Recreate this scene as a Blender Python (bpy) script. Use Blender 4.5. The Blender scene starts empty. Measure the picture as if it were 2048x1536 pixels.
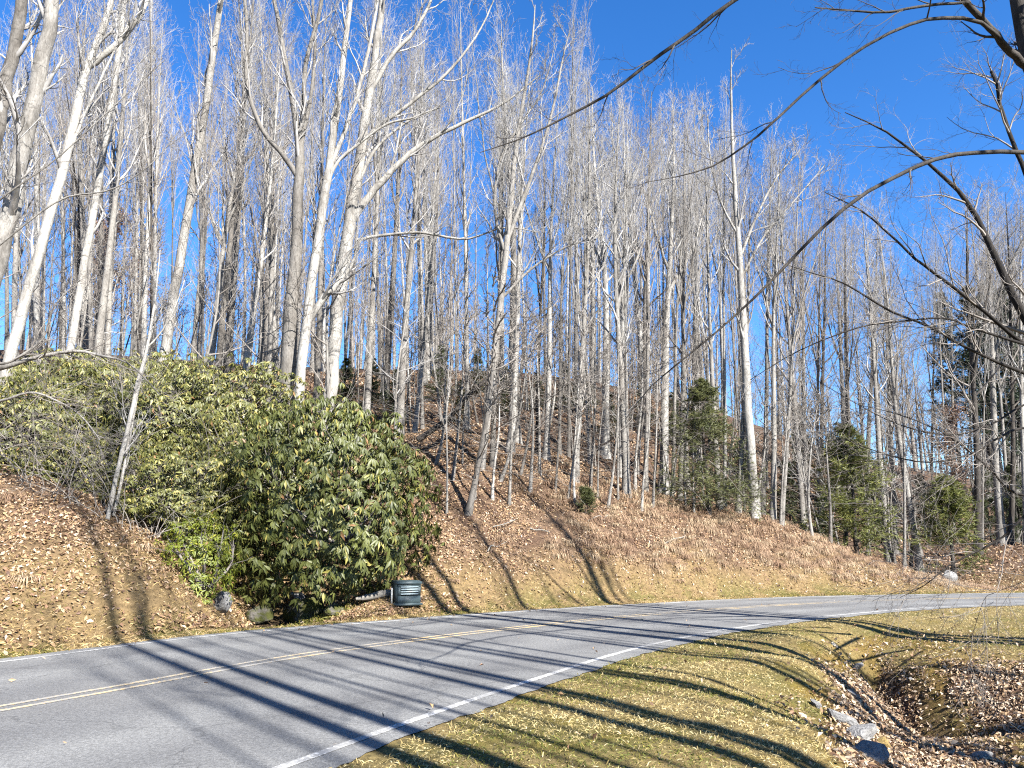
import bpy, math, random
import numpy as np
from mathutils import Vector, Matrix, Quaternion

# ------------------------------------------------------------------ camera, sky, sun, exposure
S = bpy.context.scene
COL = S.collection
R = math.radians
PITCH, CAMZ, FPX = R(12), 1.5, 1540.0
cam = bpy.data.objects.new('camera', bpy.data.cameras.new('camera'))
COL.objects.link(cam)
cam.location = (0, 0, CAMZ)
cam.rotation_euler = (R(90) + PITCH, 0, 0)
cam.data.lens = 36 * FPX / 2048
cam.data.clip_start, cam.data.clip_end = 0.05, 900
S.camera = cam

SUN_EL, SUN_AZ = R(36), R(142)           # azimuth clockwise from +Y: behind the camera, to the right
w = bpy.data.worlds.new('World'); S.world = w; w.use_nodes = True
wn, wl = w.node_tree.nodes, w.node_tree.links
bg = wn['Background']
sky = wn.new('ShaderNodeTexSky'); sky.sky_type = 'NISHITA'; sky.sun_disc = False
sky.sun_elevation, sky.sun_rotation = SUN_EL, SUN_AZ
sky.altitude = 1100; sky.air_density = 1.0; sky.dust_density = 0.15; sky.ozone_density = 3.0
hs = wn.new('ShaderNodeHueSaturation'); hs.inputs['Saturation'].default_value = 1.3; hs.inputs['Hue'].default_value = 0.508
wl.new(sky.outputs[0], hs.inputs['Color']); wl.new(hs.outputs[0], bg.inputs[0])
bg.inputs[1].default_value = 0.066
sun = bpy.data.objects.new('sun', bpy.data.lights.new('sun', 'SUN'))
COL.objects.link(sun)
sun.data.energy = 5.0; sun.data.angle = R(0.5); sun.data.color = (1.0, 0.97, 0.925)
SDIR = Vector((math.sin(SUN_AZ) * math.cos(SUN_EL), math.cos(SUN_AZ) * math.cos(SUN_EL), math.sin(SUN_EL)))
sun.rotation_euler = SDIR.to_track_quat('Z', 'Y').to_euler()
S.view_settings.view_transform = 'Standard'; S.view_settings.look = 'None'
S.view_settings.gamma = 1; S.view_settings.use_curve_mapping = False
S.view_settings.exposure = 2.2
S.render.engine = 'CYCLES'
S.cycles.max_bounces = 4; S.cycles.diffuse_bounces = 2; S.cycles.glossy_bounces = 2
S.cycles.transmission_bounces = 2; S.cycles.transparent_max_bounces = 4
S.cycles.use_denoising = False
S.cycles.filter_width = 1.15

# ------------------------------------------------------------------ helpers
rng = np.random.default_rng(7)
CA, SA = math.cos(PITCH), math.sin(PITCH)
def ray(px, py):
    u, v = (px - 1024) / FPX, (768 - py) / FPX
    return np.array([u, CA - v * SA, SA + v * CA])
def at(px, py, Y):                       # a point seen at that place in the photo, Y metres ahead
    d = ray(px, py); return d * (Y / d[1]) + np.array([0, 0, CAMZ])
def onz(px, py, z=0.0):                  # ... or at height z
    d = ray(px, py); return d * ((z - CAMZ) / d[2]) + np.array([0, 0, CAMZ])
def pxr(px, py, Y, wpx):                 # radius of something wpx wide there
    return wpx / 2 / FPX * (Y / ray(px, py)[1])

def tag(o, label=None, cat=None, group=None, kind=None):
    if label: o['label'] = label
    if cat: o['category'] = cat
    if group: o['group'] = group
    if kind: o['kind'] = kind
    return o
def empty(name, loc=(0, 0, 0), rz=0):
    o = bpy.data.objects.new(name, None); COL.objects.link(o)
    o.location = loc; o.rotation_euler = (0, 0, rz); o.empty_display_size = 0.2
    return o
def mesh_np(name, V, F, mat, parent=None, col=None, smooth=False):
    V = np.asarray(V, np.float32).reshape(-1, 3); F = np.asarray(F, np.int32)
    me = bpy.data.meshes.new(name)
    n, k = F.shape
    me.vertices.add(len(V)); me.vertices.foreach_set('co', V.ravel())
    me.loops.add(n * k); me.loops.foreach_set('vertex_index', F.ravel())
    me.polygons.add(n); me.polygons.foreach_set('loop_start', np.arange(0, n * k, k, dtype=np.int32))
    me.update(calc_edges=True)
    if smooth: me.polygons.foreach_set('use_smooth', np.ones(n, bool))
    if col is not None:
        a = me.attributes.new('Col', 'FLOAT_COLOR', 'POINT')
        c = np.ones((len(V), 4), np.float32); c[:, :3] = col
        a.data.foreach_set('color', c.ravel())
    me.materials.append(mat)
    o = bpy.data.objects.new(name, me); COL.objects.link(o)
    if parent: o.parent = parent
    return o
class MB:                                # collects shapes into one mesh (quads)
    def __init__(s): s.V, s.F, s.n = [], [], 0
    def add(s, V, F):
        V = np.asarray(V, float).reshape(-1, 3); F = np.asarray(F, int)
        if F.shape[1] == 3: F = np.hstack([F, F[:, 2:3]])
        s.V.append(V); s.F.append(F + s.n); s.n += len(V)
    def tubes(s, P, Rr, k=4):            # P (B,n,3), Rr (B,n)
        P = np.asarray(P, float); Rr = np.asarray(Rr, float)
        if P.ndim == 2: P, Rr = P[None], Rr[None]
        B, n, _ = P.shape
        T = np.gradient(P, axis=1); T /= np.linalg.norm(T, axis=2, keepdims=True) + 1e-9
        ref = np.tile(np.array([0.31, 0.95, 0.05]), (B, 1))
        m = np.abs((T.mean(1) * ref).sum(1)) > 0.8; ref[m] = [0.95, -0.2, 0.1]
        U = np.cross(T, ref[:, None, :]); U /= np.linalg.norm(U, axis=2, keepdims=True) + 1e-9
        W = np.cross(T, U)
        a = np.arange(k) * 2 * np.pi / k
        ring = P[:, :, None, :] + Rr[:, :, None, None] * (np.cos(a)[None, None, :, None] * U[:, :, None, :] + np.sin(a)[None, None, :, None] * W[:, :, None, :])
        V = ring.reshape(-1, 3)
        b, i, j = np.meshgrid(np.arange(B), np.arange(n - 1), np.arange(k), indexing='ij')
        i0 = (b * n + i) * k; j2 = (j + 1) % k
        F = np.stack([i0 + j, i0 + j2, i0 + k + j2, i0 + k + j], -1).reshape(-1, 4)
        s.add(V, F)
    def box(s, c, d, M=None, taper=1.0):
        x, y, z = np.array(d) / 2
        t = taper
        V = np.array([(-x, -y, -z), (x, -y, -z), (x, y, -z), (-x, y, -z), (-x*t, -y*t, z), (x*t, -y*t, z), (x*t, y*t, z), (-x*t, y*t, z)])
        if M is not None: V = V @ np.array(M).T
        s.add(V + np.array(c), [(0, 3, 2, 1), (4, 5, 6, 7), (0, 1, 5, 4), (1, 2, 6, 5), (2, 3, 7, 6), (3, 0, 4, 7)])
    def build(s, name, mat, parent=None, smooth=True):
        V = np.vstack(s.V); F = np.vstack(s.F)
        tri = F[:, 2] == F[:, 3]
        me = bpy.data.meshes.new(name)
        cnt = np.where(tri, 3, 4)
        mask = np.ones(F.shape, bool); mask[tri, 3] = False
        me.vertices.add(len(V)); me.vertices.foreach_set('co', V.astype(np.float32).ravel())
        li = F[mask].astype(np.int32)
        me.loops.add(len(li)); me.loops.foreach_set('vertex_index', li)
        me.polygons.add(len(F)); me.polygons.foreach_set('loop_start', np.concatenate([[0], np.cumsum(cnt)[:-1]]).astype(np.int32))
        me.update(calc_edges=True)
        if smooth: me.polygons.foreach_set('use_smooth', np.ones(len(F), bool))
        me.materials.append(mat)
        o = bpy.data.objects.new(name, me); COL.objects.link(o)
        if parent: o.parent = parent
        return o
def copy_tree(o, parent=None):
    c = o.copy(); COL.objects.link(c)
    if parent is not None: c.parent = parent
    for ch in o.children: copy_tree(ch, c)
    return c
def unit(v): return v / (np.linalg.norm(v, axis=-1, keepdims=True) + 1e-9)
def spline(pts, n):                      # Catmull-Rom through pts, n samples
    P = np.asarray(pts, float); m = len(P)
    P = np.vstack([2 * P[0] - P[1], P, 2 * P[-1] - P[-2]])
    t = np.linspace(0, m - 1 - 1e-6, n); i = t.astype(int); f = (t - i)[:, None]
    a, b, c, d = P[i], P[i + 1], P[i + 2], P[i + 3]
    return 0.5 * (2 * b + (c - a) * f + (2 * a - 5 * b + 4 * c - d) * f ** 2 + (3 * b - a - 3 * c + d) * f ** 3)
def hash2(i, j, s): 
    h = np.sin(i * 127.1 + j * 311.7 + s * 74.7) * 43758.5453
    return h - np.floor(h)
def vnoise(x, y, s=0):                   # value noise 0..1
    i, j = np.floor(x), np.floor(y); f, g = x - i, y - j
    f, g = f * f * (3 - 2 * f), g * g * (3 - 2 * g)
    return (hash2(i, j, s) * (1 - f) + hash2(i + 1, j, s) * f) * (1 - g) + (hash2(i, j + 1, s) * (1 - f) + hash2(i + 1, j + 1, s) * f) * g
def fbm(x, y, s=0, o=4):
    v, a, tot = 0, 0.5, 0
    for k in range(o): v = v + a * vnoise(x * 2 ** k + 17 * k, y * 2 ** k - 9 * k, s + k); tot += a; a /= 2
    return v / tot
def sstep(a, b, x): 
    t = np.clip((x - a) / (b - a), 0, 1); return t * t * (3 - 2 * t)

# ------------------------------------------------------------------ materials
ALB = 0.44
def setbc(n, l, c, b): l.new(mixc(n, l, 1.0, c, (ALB, ALB, ALB), 'MULTIPLY'), b.inputs['Base Color'])
def new_mat(name, rough=0.8, spec=0.3):
    m = bpy.data.materials.new(name); m.use_nodes = True
    b = m.node_tree.nodes['Principled BSDF']
    b.inputs['Roughness'].default_value = rough; b.inputs['Specular IOR Level'].default_value = spec
    return m, m.node_tree.nodes, m.node_tree.links, b
def ramp(n, l, fac, stops):
    r = n.new('ShaderNodeValToRGB'); e = r.color_ramp.elements
    while len(e) < len(stops): e.new(0.5)
    for k, (p, c) in enumerate(stops): e[k].position = p; e[k].color = (*c, 1)
    l.new(fac, r.inputs[0]); return r.outputs[0]
def noise(n, l, vec, scale, detail=4, rough=0.6):
    t = n.new('ShaderNodeTexNoise'); t.inputs['Scale'].default_value = scale
    t.inputs['Detail'].default_value = detail; t.inputs['Roughness'].default_value = rough
    l.new(vec, t.inputs['Vector']); return t.outputs[0]
def mapping(n, l, scale):
    tc = n.new('ShaderNodeTexCoord'); mp = n.new('ShaderNodeMapping'); mp.inputs['Scale'].default_value = scale
    l.new(tc.outputs['Object'], mp.inputs[0]); return mp.outputs[0]
def mixc(n, l, fac, a, b, mode='MIX'):
    m = n.new('ShaderNodeMix'); m.data_type = 'RGBA'; m.blend_type = mode
    for s, v in ((m.inputs[0], fac), (m.inputs[6], a), (m.inputs[7], b)):
        if hasattr(v, 'links'): l.new(v, s)
        elif isinstance(v, tuple): s.default_value = (*v, 1)
        else: s.default_value = v
    return m.outputs[2]
def bump(n, l, b, h, strength, dist):
    u = n.new('ShaderNodeBump'); u.inputs['Strength'].default_value = strength; u.inputs['Distance'].default_value = dist
    l.new(h, u.inputs['Height']); l.new(u.outputs[0], b.inputs['Normal'])

def bark(name, dark, mid, light, zs=0.35):
    m, n, l, b = new_mat(name, 0.85, 0.2)
    v = mapping(n, l, (1, 1, zs))
    big = noise(n, l, v, 2.2, 5, 0.65)
    c = ramp(n, l, big, [(0.28, dark), (0.42, mid), (0.56, light), (0.75, mid)])
    band = noise(n, l, mapping(n, l, (0.6, 0.6, 2.4)), 3.0, 4, 0.7)
    c = mixc(n, l, ramp(n, l, band, [(0.30, (1, 1, 1)), (0.40, (0, 0, 0))]), c, dark)
    fine = noise(n, l, mapping(n, l, (1, 1, 0.25)), 28, 4, 0.7)
    c = mixc(n, l, 0.7, c, ramp(n, l, fine, [(0.3, (0.35, 0.33, 0.30)), (0.6, (1, 1, 1))]), 'MULTIPLY')
    lich = noise(n, l, mapping(n, l, (1, 1, 0.8)), 9, 5, 0.7)
    c = mixc(n, l, ramp(n, l, lich, [(0.56, (0, 0, 0)), (0.66, (0.6, 0.6, 0.6))]), c, tuple(x * .62 for x in mid))
    oi = n.new('ShaderNodeObjectInfo')
    c = mixc(n, l, 1.0, c, ramp(n, l, oi.outputs['Random'], [(0.0, (0.42, 0.39, 0.36)), (0.4, (0.78, 0.75, 0.71)), (1.0, (1.15, 1.12, 1.07))]), 'MULTIPLY')
    setbc(n, l, c, b)
    bump(n, l, b, fine, 0.6, 0.03)
    return m
M_PALE = bark('pale_bark', (0.19, 0.18, 0.165), (0.44, 0.425, 0.40), (0.66, 0.65, 0.62))
M_GREY = bark('grey_bark', (0.12, 0.112, 0.10), (0.30, 0.285, 0.265), (0.48, 0.465, 0.44))
M_DARK = bark('dark_bark', (0.03, 0.026, 0.023), (0.065, 0.056, 0.048), (0.12, 0.107, 0.095))
def twig(name, a, c2):
    m, n, l, b = new_mat(name, 0.75, 0.25)
    f = noise(n, l, mapping(n, l, (1, 1, 1)), 1.7, 3)
    setbc(n, l, ramp(n, l, f, [(0.35, a), (0.62, c2)]), b)
    return m
M_TWIG = twig('pale_twigs', (0.28, 0.26, 0.24), (0.56, 0.54, 0.51))
M_TWIGD = twig('dark_twigs', (0.06, 0.05, 0.044), (0.13, 0.112, 0.10))
M_TWIGB = twig('brown_twigs', (0.22, 0.19, 0.16), (0.42, 0.375, 0.33))

def attr_mat(name, rough, spec, nscale, lo, hi, trans=0.0, bumpd=0.0, detail=5):
    m, n, l, b = new_mat(name, rough, spec)
    a = n.new('ShaderNodeAttribute'); a.attribute_name = 'Col'
    c = a.outputs['Color']
    if nscale:
        f = noise(n, l, mapping(n, l, (1, 1, 1)), nscale, detail, 0.75)
        c = mixc(n, l, 1.0, c, ramp(n, l, f, [(0.3, (lo, lo, lo)), (0.68, (hi, hi, hi))]), 'MULTIPLY')
        if bumpd: bump(n, l, b, f, 0.9, bumpd)
    setbc(n, l, c, b)
    if trans:
        t = n.new('ShaderNodeBsdfTranslucent'); l.new(c, t.inputs['Color'])
        x = n.new('ShaderNodeMixShader'); x.inputs[0].default_value = trans
        l.new(b.outputs[0], x.inputs[1]); l.new(t.outputs[0], x.inputs[2])
        l.new(x.outputs[0], n['Material Output'].inputs['Surface'])
    return m
M_GROUND = attr_mat('ground', 0.95, 0.1, 11, 0.30, 1.25, 0, 0.06, 9)
M_LEAF = attr_mat('dry_leaf', 0.65, 0.25, 0, 1, 1, 0.12)
M_GRASS = attr_mat('grass_blade', 0.7, 0.2, 0, 1, 1, 0.2)
M_RHODO = attr_mat('leathery_leaf', 0.48, 0.28, 0, 1, 1, 0.06)
M_NEEDLE = attr_mat('needles', 0.6, 0.3, 0, 1, 1, 0.15)

def asphalt():
    m, n, l, b = new_mat('asphalt', 0.82, 0.35)
    v = mapping(n, l, (1, 1, 1))
    fine = noise(n, l, v, 60, 6, 0.8)
    c = ramp(n, l, fine, [(0.30, (0.14, 0.138, 0.132)), (0.5, (0.30, 0.297, 0.285)), (0.68, (0.50, 0.495, 0.475))])
    agg = noise(n, l, v, 24, 3, 0.7); c = mixc(n, l, 1.0, c, ramp(n, l, agg, [(0.35, (0.72, 0.72, 0.72)), (0.62, (1.12, 1.12, 1.12))]), 'MULTIPLY')
    big = noise(n, l, v, 0.55, 5, 0.65)
    c = mixc(n, l, 1.0, c, ramp(n, l, big, [(0.32, (0.78, 0.78, 0.79)), (0.62, (1.08, 1.08, 1.08))]), 'MULTIPLY')
    vo = n.new('ShaderNodeTexVoronoi'); vo.feature = 'DISTANCE_TO_EDGE'; vo.inputs['Scale'].default_value = 0.33
    wv = noise(n, l, v, 1.6, 4)
    mx = n.new('ShaderNodeMix'); mx.data_type = 'VECTOR'; mx.inputs[0].default_value = 0.35
    l.new(v, mx.inputs[4])
    qa = n.new('ShaderNodeAttribute'); qa.attribute_name = 'across'
    qn = n.new('ShaderNodeMath'); qn.operation = 'MULTIPLY_ADD'; qn.inputs[1].default_value = 0.10; qn.inputs[2].default_value = -0.05; l.new(big, qn.inputs[0])
    q2 = n.new('ShaderNodeMath'); l.new(qa.outputs['Fac'], q2.inputs[0]); l.new(qn.outputs[0], q2.inputs[1])
    g_, k_ = (1.07, 1.07, 1.06), (0.80, 0.80, 0.81)
    c = mixc(n, l, 1.0, c, ramp(n, l, q2.outputs[0], [(0.06, g_), (0.15, k_), (0.24, g_), (0.36, k_), (0.47, (.95, .94, .93)), (0.60, k_), (0.72, g_), (0.83, k_), (0.95, g_)]), 'MULTIPLY')
    cmb = n.new('ShaderNodeCombineXYZ'); l.new(wv, cmb.inputs[0]); l.new(wv, cmb.inputs[1])
    ad = n.new('ShaderNodeVectorMath'); ad.operation = 'ADD'; l.new(v, ad.inputs[0]); l.new(cmb.outputs[0], ad.inputs[1])
    l.new(ad.outputs[0], vo.inputs['Vector'])
    c = mixc(n, l, ramp(n, l, vo.outputs['Distance'], [(0.0, (0.45, 0.45, 0.45)), (0.006, (0, 0, 0))]), c, (0.05, 0.05, 0.05))
    setbc(n, l, c, b); bump(n, l, b, fine, 0.7, 0.012)
    return m
M_ROAD = asphalt()
def paint(name, colr, wear):
    m, n, l, b = new_mat(name, 0.7, 0.3)
    v = mapping(n, l, (1, 1, 1))
    f = noise(n, l, v, 26, 6, 0.8); g = noise(n, l, v, 0.5, 3)
    ad = n.new('ShaderNodeMath'); ad.operation = 'MULTIPLY_ADD'; ad.inputs[1].default_value = 0.45; ad.inputs[2].default_value = -0.22
    l.new(g, ad.inputs[0]); a2 = n.new('ShaderNodeMath'); l.new(f, a2.inputs[0]); l.new(ad.outputs[0], a2.inputs[1])
    l.new(mixc(n, l, ramp(n, l, a2.outputs[0], [(wear, (0, 0, 0)), (wear + 0.16, (0.92, 0.92, 0.92))]), (0.19, 0.187, 0.178), colr), b.inputs['Base Color'])
    return m
M_YELLOW = paint('worn_yellow_paint', (0.62, 0.42, 0.14), 0.49)
M_WHITE = paint('worn_white_paint', (0.64, 0.63, 0.60), 0.49)
def stone(name, a, c, moss=0.0):
    m, n, l, b = new_mat(name, 0.9, 0.2)
    v = mapping(n, l, (1, 1, 1)); f = noise(n, l, v, 5, 7, 0.7)
    cc = ramp(n, l, f, [(0.3, a), (0.6, c)])
    if moss:
        g = noise(n, l, v, 2.0, 4)
        cc = mixc(n, l, ramp(n, l, g, [(0.55 - moss * 0.3, (0, 0, 0)), (0.7 - moss * 0.3, (1, 1, 1))]), cc, (0.10, 0.105, 0.025))
    setbc(n, l, cc, b); bump(n, l, b, f, 0.8, 0.06)
    return m
M_STONE = stone('pale_stone', (0.16, 0.155, 0.15), (0.46, 0.45, 0.43))
M_MOSSY = stone('mossy_stone', (0.09, 0.08, 0.065), (0.24, 0.22, 0.19), 0.55)
M_OCHRE = stone('ochre_stone', (0.28, 0.17, 0.05), (0.55, 0.40, 0.15))
M_WOOD = stone('weathered_wood', (0.25, 0.22, 0.18), (0.50, 0.47, 0.41))
def plastic(name, c):
    m, n, l, b = new_mat(name, 0.55, 0.4)
    f = noise(n, l, mapping(n, l, (1, 1, 1)), 6, 5)
    l.new(ramp(n, l, f, [(0.3, tuple(x * 0.75 for x in c)), (0.7, c)]), b.inputs['Base Color']); return m
M_BOX = plastic('dark_green_enamel', (0.035, 0.052, 0.055))
M_BOXIN = plastic('box_inside', (0.008, 0.01, 0.01))
M_SLAT = plastic('sunlit_louvre_enamel', (0.22, 0.27, 0.28))  # slats far paler than the box: sunlight on them painted into the colour
M_STAKE = plastic('pale_plastic', (0.6, 0.58, 0.52))

# ------------------------------------------------------------------ the lie of the land
W_ED = [(-13, -24), (-9.5, -12), (-5.8, -2.5), (-3.6, 1.8)] + [tuple(onz(*p)[:2]) for p in [(560, 1536), (800, 1450), (1050, 1365), (1280, 1295), (1480, 1255), (1700, 1228), (1950, 1211)]] + [(20, 23.0), (28, 23.4), (45, 22), (80, 14)]
F_ED = [(-21, -20), (-17, -9), (-12.2, 1.5), (-9.4, 6.6)] + [tuple(onz(*p)[:2]) for p in [(0, 1320), (430, 1268), (850, 1235), (1180, 1213), (1500, 1197), (1700, 1191)]] + [(17, 27.0), (24, 28.2), (31, 28.6), (47, 27.5), (83, 20)]
NR = 400
we, fe = spline(W_ED, NR), spline(F_ED, NR)
def arcpar(P, n):
    s = np.concatenate([[0], np.cumsum(np.linalg.norm(np.diff(P, axis=0), axis=1))])
    t = np.linspace(0, s[-1], n); return np.stack([np.interp(t, s, P[:, k]) for k in range(2)], 1)
we, fe = arcpar(we, NR), arcpar(fe, NR)
# pair each point of the white line with the nearest reasonable point of the far edge
crossd = unit(fe - we)
near_ed = we - crossd * 0.42                        # asphalt goes on a hand's breadth past the white line
def seg_dist(X, Y, P):                              # distance to a polyline and side (positive on its left)
    Q = P[::4] if len(P) > 150 else P
    A, B = Q[:-1], Q[1:]; D = B - A
    best = np.full(X.shape, 1e9); side = np.zeros(X.shape)
    for a, d in zip(A, D):
        t = np.clip(((X - a[0]) * d[0] + (Y - a[1]) * d[1]) / (d @ d), 0, 1)
        ex, ey = X - a[0] - t * d[0], Y - a[1] - t * d[1]
        q = np.hypot(ex, ey); m = q < best
        cr = d[0] * (Y - a[1]) - d[1] * (X - a[0])
        best = np.where(m, q, best); side = np.where(m, np.sign(cr), side)
    return best, side
def road_d(X, Y):                                   # (distance beyond the far edge, distance beyond the near edge); negative = on the other side
    f, sf = seg_dist(X, Y, fe); n_, sn = seg_dist(X, Y, near_ed)
    return f * sf, -n_ * sn

CP = []                                             # control points of the terrain: where the ground shows in the photo
def c_at(px, py, Y): CP.append(tuple(at(px, py, Y)))
def c_z(px, py, z): CP.append(tuple(onz(px, py, z)))
for a in [(-150, 1260, 12.0), (0, 1275, 11.9), (0, 1180, 13.0), (0, 1080, 14.4), (0, 985, 16.0), (-150, 1000, 15), (100, 1215, 13.2), (100, 1110, 14.4), (100, 1028, 15.8),
          (200, 1215, 13.6), (200, 1090, 15.2), (300, 1225, 14.0), (290, 1150, 14.9), (370, 1232, 14.5), (360, 1195, 15.0),
          (220, 1030, 17.5), (60, 960, 18), (380, 1110, 18.0), (-100, 930, 19),
          (690, 1235, 17.0), (740, 1205, 18.0), (820, 1208, 18.4), (860, 1165, 19.4),
          (950, 1195, 19.4), (950, 1100, 21.0), (940, 1025, 22.5), (900, 940, 24.6), (880, 880, 27), (960, 950, 25), (1000, 905, 28), (1100, 905, 29.5),
          (1050, 1000, 24.5), (1050, 1100, 22), (1150, 1180, 21), (1160, 1090, 23), (1165, 1020, 25), (1200, 955, 28), (1240, 960, 29),
          (1300, 1180, 22.6), (1300, 1090, 24.6), (1300, 1020, 27), (1350, 1000, 29.5), (1450, 1150, 24.6), (1450, 1070, 27), (1510, 1038, 29),
          (1600, 1165, 25.6), (1600, 1095, 28), (1600, 1058, 29.6), (1700, 1165, 26.8), (1700, 1108, 29.4), (1780, 1130, 29.8), (1840, 1147, 30), (1920, 1172, 30), (2048, 1165, 31.5),
          (1960, 1130, 35), (2048, 1090, 40), (2200, 1120, 38), (1800, 1112, 40), (1900, 1075, 50), (2048, 1030, 58), (2250, 1040, 60)]: c_at(*a)
# behind the spur: a shallow dip, then the wooded hillside
for a in [(1120, 925, 33), (1260, 990, 33), (1400, 1055, 33.5), (1550, 1092, 34.5), (1700, 1145, 34), (1150, 850, 41), (1350, 925, 42), (1600, 1010, 45),
          (1050, 795, 48), (1300, 830, 52), (1600, 910, 56), (1000, 745, 62), (1300, 785, 68), (1600, 880, 72), (1900, 950, 75),
          (700, 880, 30), (700, 780, 42), (700, 745, 58), (450, 900, 28), (450, 780, 40), (450, 735, 56), (200, 850, 26), (200, 760, 38), (200, 715, 55),
          (0, 860, 24), (0, 770, 36), (0, 700, 54), (-300, 830, 26), (-300, 720, 50), (580, 980, 24), (600, 1100, 21)]: c_at(*a)
# brook hollow under the bushes
for a in [(470, 1262, -0.05), (520, 1262, -0.30), (600, 1258, -0.30)]: c_z(*a)
CP += [(-5.2, 17.2, -0.55), (-4.9, 16.2, -0.45), (-6.0, 19.5, -0.1), (-3.9, 18.2, -0.1)]
# the lawn, the leaf-filled gully and the ground beyond it
for a in [(900, 1510, -.02), (1200, 1536, -.05), (1300, 1440, -.06), (1500, 1310, -.05), (1600, 1300, -.10), (1500, 1400, -.09), (1600, 1450, -.14), (1650, 1536, -.18), (1650, 1350, -.16), (1670, 1290, -.08),
          (1740, 1335, -.55), (1780, 1395, -.85), (1770, 1480, -.95), (1850, 1450, -1.1), (1860, 1536, -1.3), (1960, 1530, -1.3), (1930, 1455, -1.1), (1690, 1430, -.42), (1740, 1500, -.62), (1720, 1380, -.42),
          (1770, 1285, -.26), (1850, 1325, -.38), (1950, 1400, -.48), (2048, 1450, -.52), (1900, 1265, -.16), (2048, 1330, -.30), (2048, 1250, -.05), (1900, 1230, -.03), (2300, 1330, -.3), (2300, 1240, 0), (2048, 1536, -1.15)]: c_z(*a)
CP += [(0, 0, -.1), (3, 1, -.15), (5, 4, -1.0), (4.6, 6, -1.2), (8, 4, -.5), (9, -4, -.3), (-2, -6, -.05), (12, 6, -.4), (14, 14, -.2), (22, 19, 0), (0, -25, 0), (20, -20, 0), (40, 10, 0), (-30, 10, 5), (-30, -10, 3), (-35, 30, 8), (-40, 60, 17), (-60, 40, 14),
       (-40, 95, 21), (0, 95, 19), (40, 95, 11), (45, 45, 2.5), (60, 60, 4), (90, 90, 7), (-90, 90, 22), (-20, 130, 20), (60, 130, 11), (90, 20, 0), (-90, 0, 12), (0, -50, 0)]
CP = np.array(CP)
for t in np.linspace(0.18, 0.86, 26):
    k = int(t * (NR - 1))
    for q in (0.0, 0.5, 1.0):
        p = near_ed[k] * (1 - q) + fe[k] * q; CP = np.vstack([CP, [p[0], p[1], 0]])
DITCH = np.array([tuple(onz(*q)[:2]) for q in [(1690, 1290, -.15), (1735, 1318, -.4), (1800, 1368, -.65), (1880, 1430, -.9), (1970, 1490, -1.1), (2090, 1570, -1.2)]])
def tps_fit(C, lam=0.02):
    n = len(C); d2 = ((C[:, None, :2] - C[None, :, :2]) ** 2).sum(-1)
    K = 0.5 * d2 * np.log(d2 + 1e-9) + lam * np.eye(n) * 10
    Pm = np.hstack([np.ones((n, 1)), C[:, :2]])
    A = np.block([[K, Pm], [Pm.T, np.zeros((3, 3))]])
    return np.linalg.solve(A, np.concatenate([C[:, 2], np.zeros(3)]))
TW = tps_fit(CP)
def tps(X, Y):
    Z = TW[-3] + TW[-2] * X + TW[-1] * Y
    for c, wgt in zip(CP, TW[:-3]):
        d2 = (X - c[0]) ** 2 + (Y - c[1]) ** 2; Z = Z + wgt * 0.5 * d2 * np.log(d2 + 1e-9)
    return Z
def ground_z(X, Y, full=False):
    X, Y = np.asarray(X, float), np.asarray(Y, float)
    df, dn = road_d(X, Y)
    d = np.maximum(df, dn)                           # > 0 off the road
    far = np.clip((np.hypot(X, Y - 25) - 75) / 60, 0, 1)
    Z = tps(X, Y)
    Z = np.where(far > 0, Z * (1 - far) + np.clip(Z, -3, 24) * far, Z)
    lump = (fbm(X * 0.9, Y * 0.9, 3, 4) - 0.5) * 0.22 + (fbm(X * 3.1, Y * 3.1, 9, 3) - 0.5) * 0.15
    Z = Z + lump * np.where(df > 0, sstep(0.3, 2.5, df), 0.3 * sstep(0.3, 2.0, dn))
    ch, _ = seg_dist(X, Y, DITCH)
    Z = Z - .55 * np.exp(-(ch / .42) ** 2) * (dn > .8)
    wgt = np.where(df > dn, sstep(0.25, 1.3, df), sstep(0.2, 1.6, dn))
    Z = np.where(d > -.45, -0.010 + wgt * (Z + 0.010), -0.06)
    return (Z, df, dn) if full else Z
def gz(x, y): return float(ground_z(np.array([x]), np.array([y]))[0])
def hit(px, py, y0=8, y1=90):                        # where the line of sight meets the ground
    d = ray(px, py); Ys = np.linspace(y0, y1, 600); t = Ys / d[1]
    X, Z = d[0] * t, CAMZ + d[2] * t
    g = ground_z(X, Ys); b = np.nonzero(Z < g)[0]
    k = b[0] if len(b) else len(Ys) - 1
    return np.array([X[k], Ys[k], g[k]])

def axis(lo, f0, f1, hi, fine, grow=1.13):
    a = list(np.arange(f0, f1 + 1e-6, fine)); s = fine
    while a[-1] < hi: s = min(s * grow, 8); a.append(a[-1] + s)
    s = fine
    while a[0] > lo: s = min(s * grow, 8); a.insert(0, a[0] - s)
    return np.array(a)
gx, gy = axis(-220, -13, 21, 220, 0.15), axis(-120, 4, 31, 260, 0.15)
GX, GY = np.meshgrid(gx, gy)
GZ, GDF, GDN = ground_z(GX, GY, True)
def in_poly(X, Y, P):
    P = np.array(P); ins = np.zeros(X.shape, bool); j = len(P) - 1
    for i in range(len(P)):
        a, b = P[i], P[j]
        ins ^= ((a[1] > Y) != (b[1] > Y)) & (X < (b[0] - a[0]) * (Y - a[1]) / (b[1] - a[1] + 1e-12) + a[0]); j = i
    return ins
def poly_of(L, y0=4): return [tuple(hit(px, py, y0, 40)[:2]) for px, py in L]
GULLY = [poly_of([(1690, 1385), (1738, 1322), (1785, 1345), (1860, 1425), (1960, 1490), (2120, 1580), (2000, 1640), (1780, 1640), (1735, 1530), (1695, 1450)]), poly_of([(1870, 1352), (1960, 1322), (2060, 1345), (2300, 1400), (2300, 1520), (2060, 1490), (1960, 1435)])]
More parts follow.
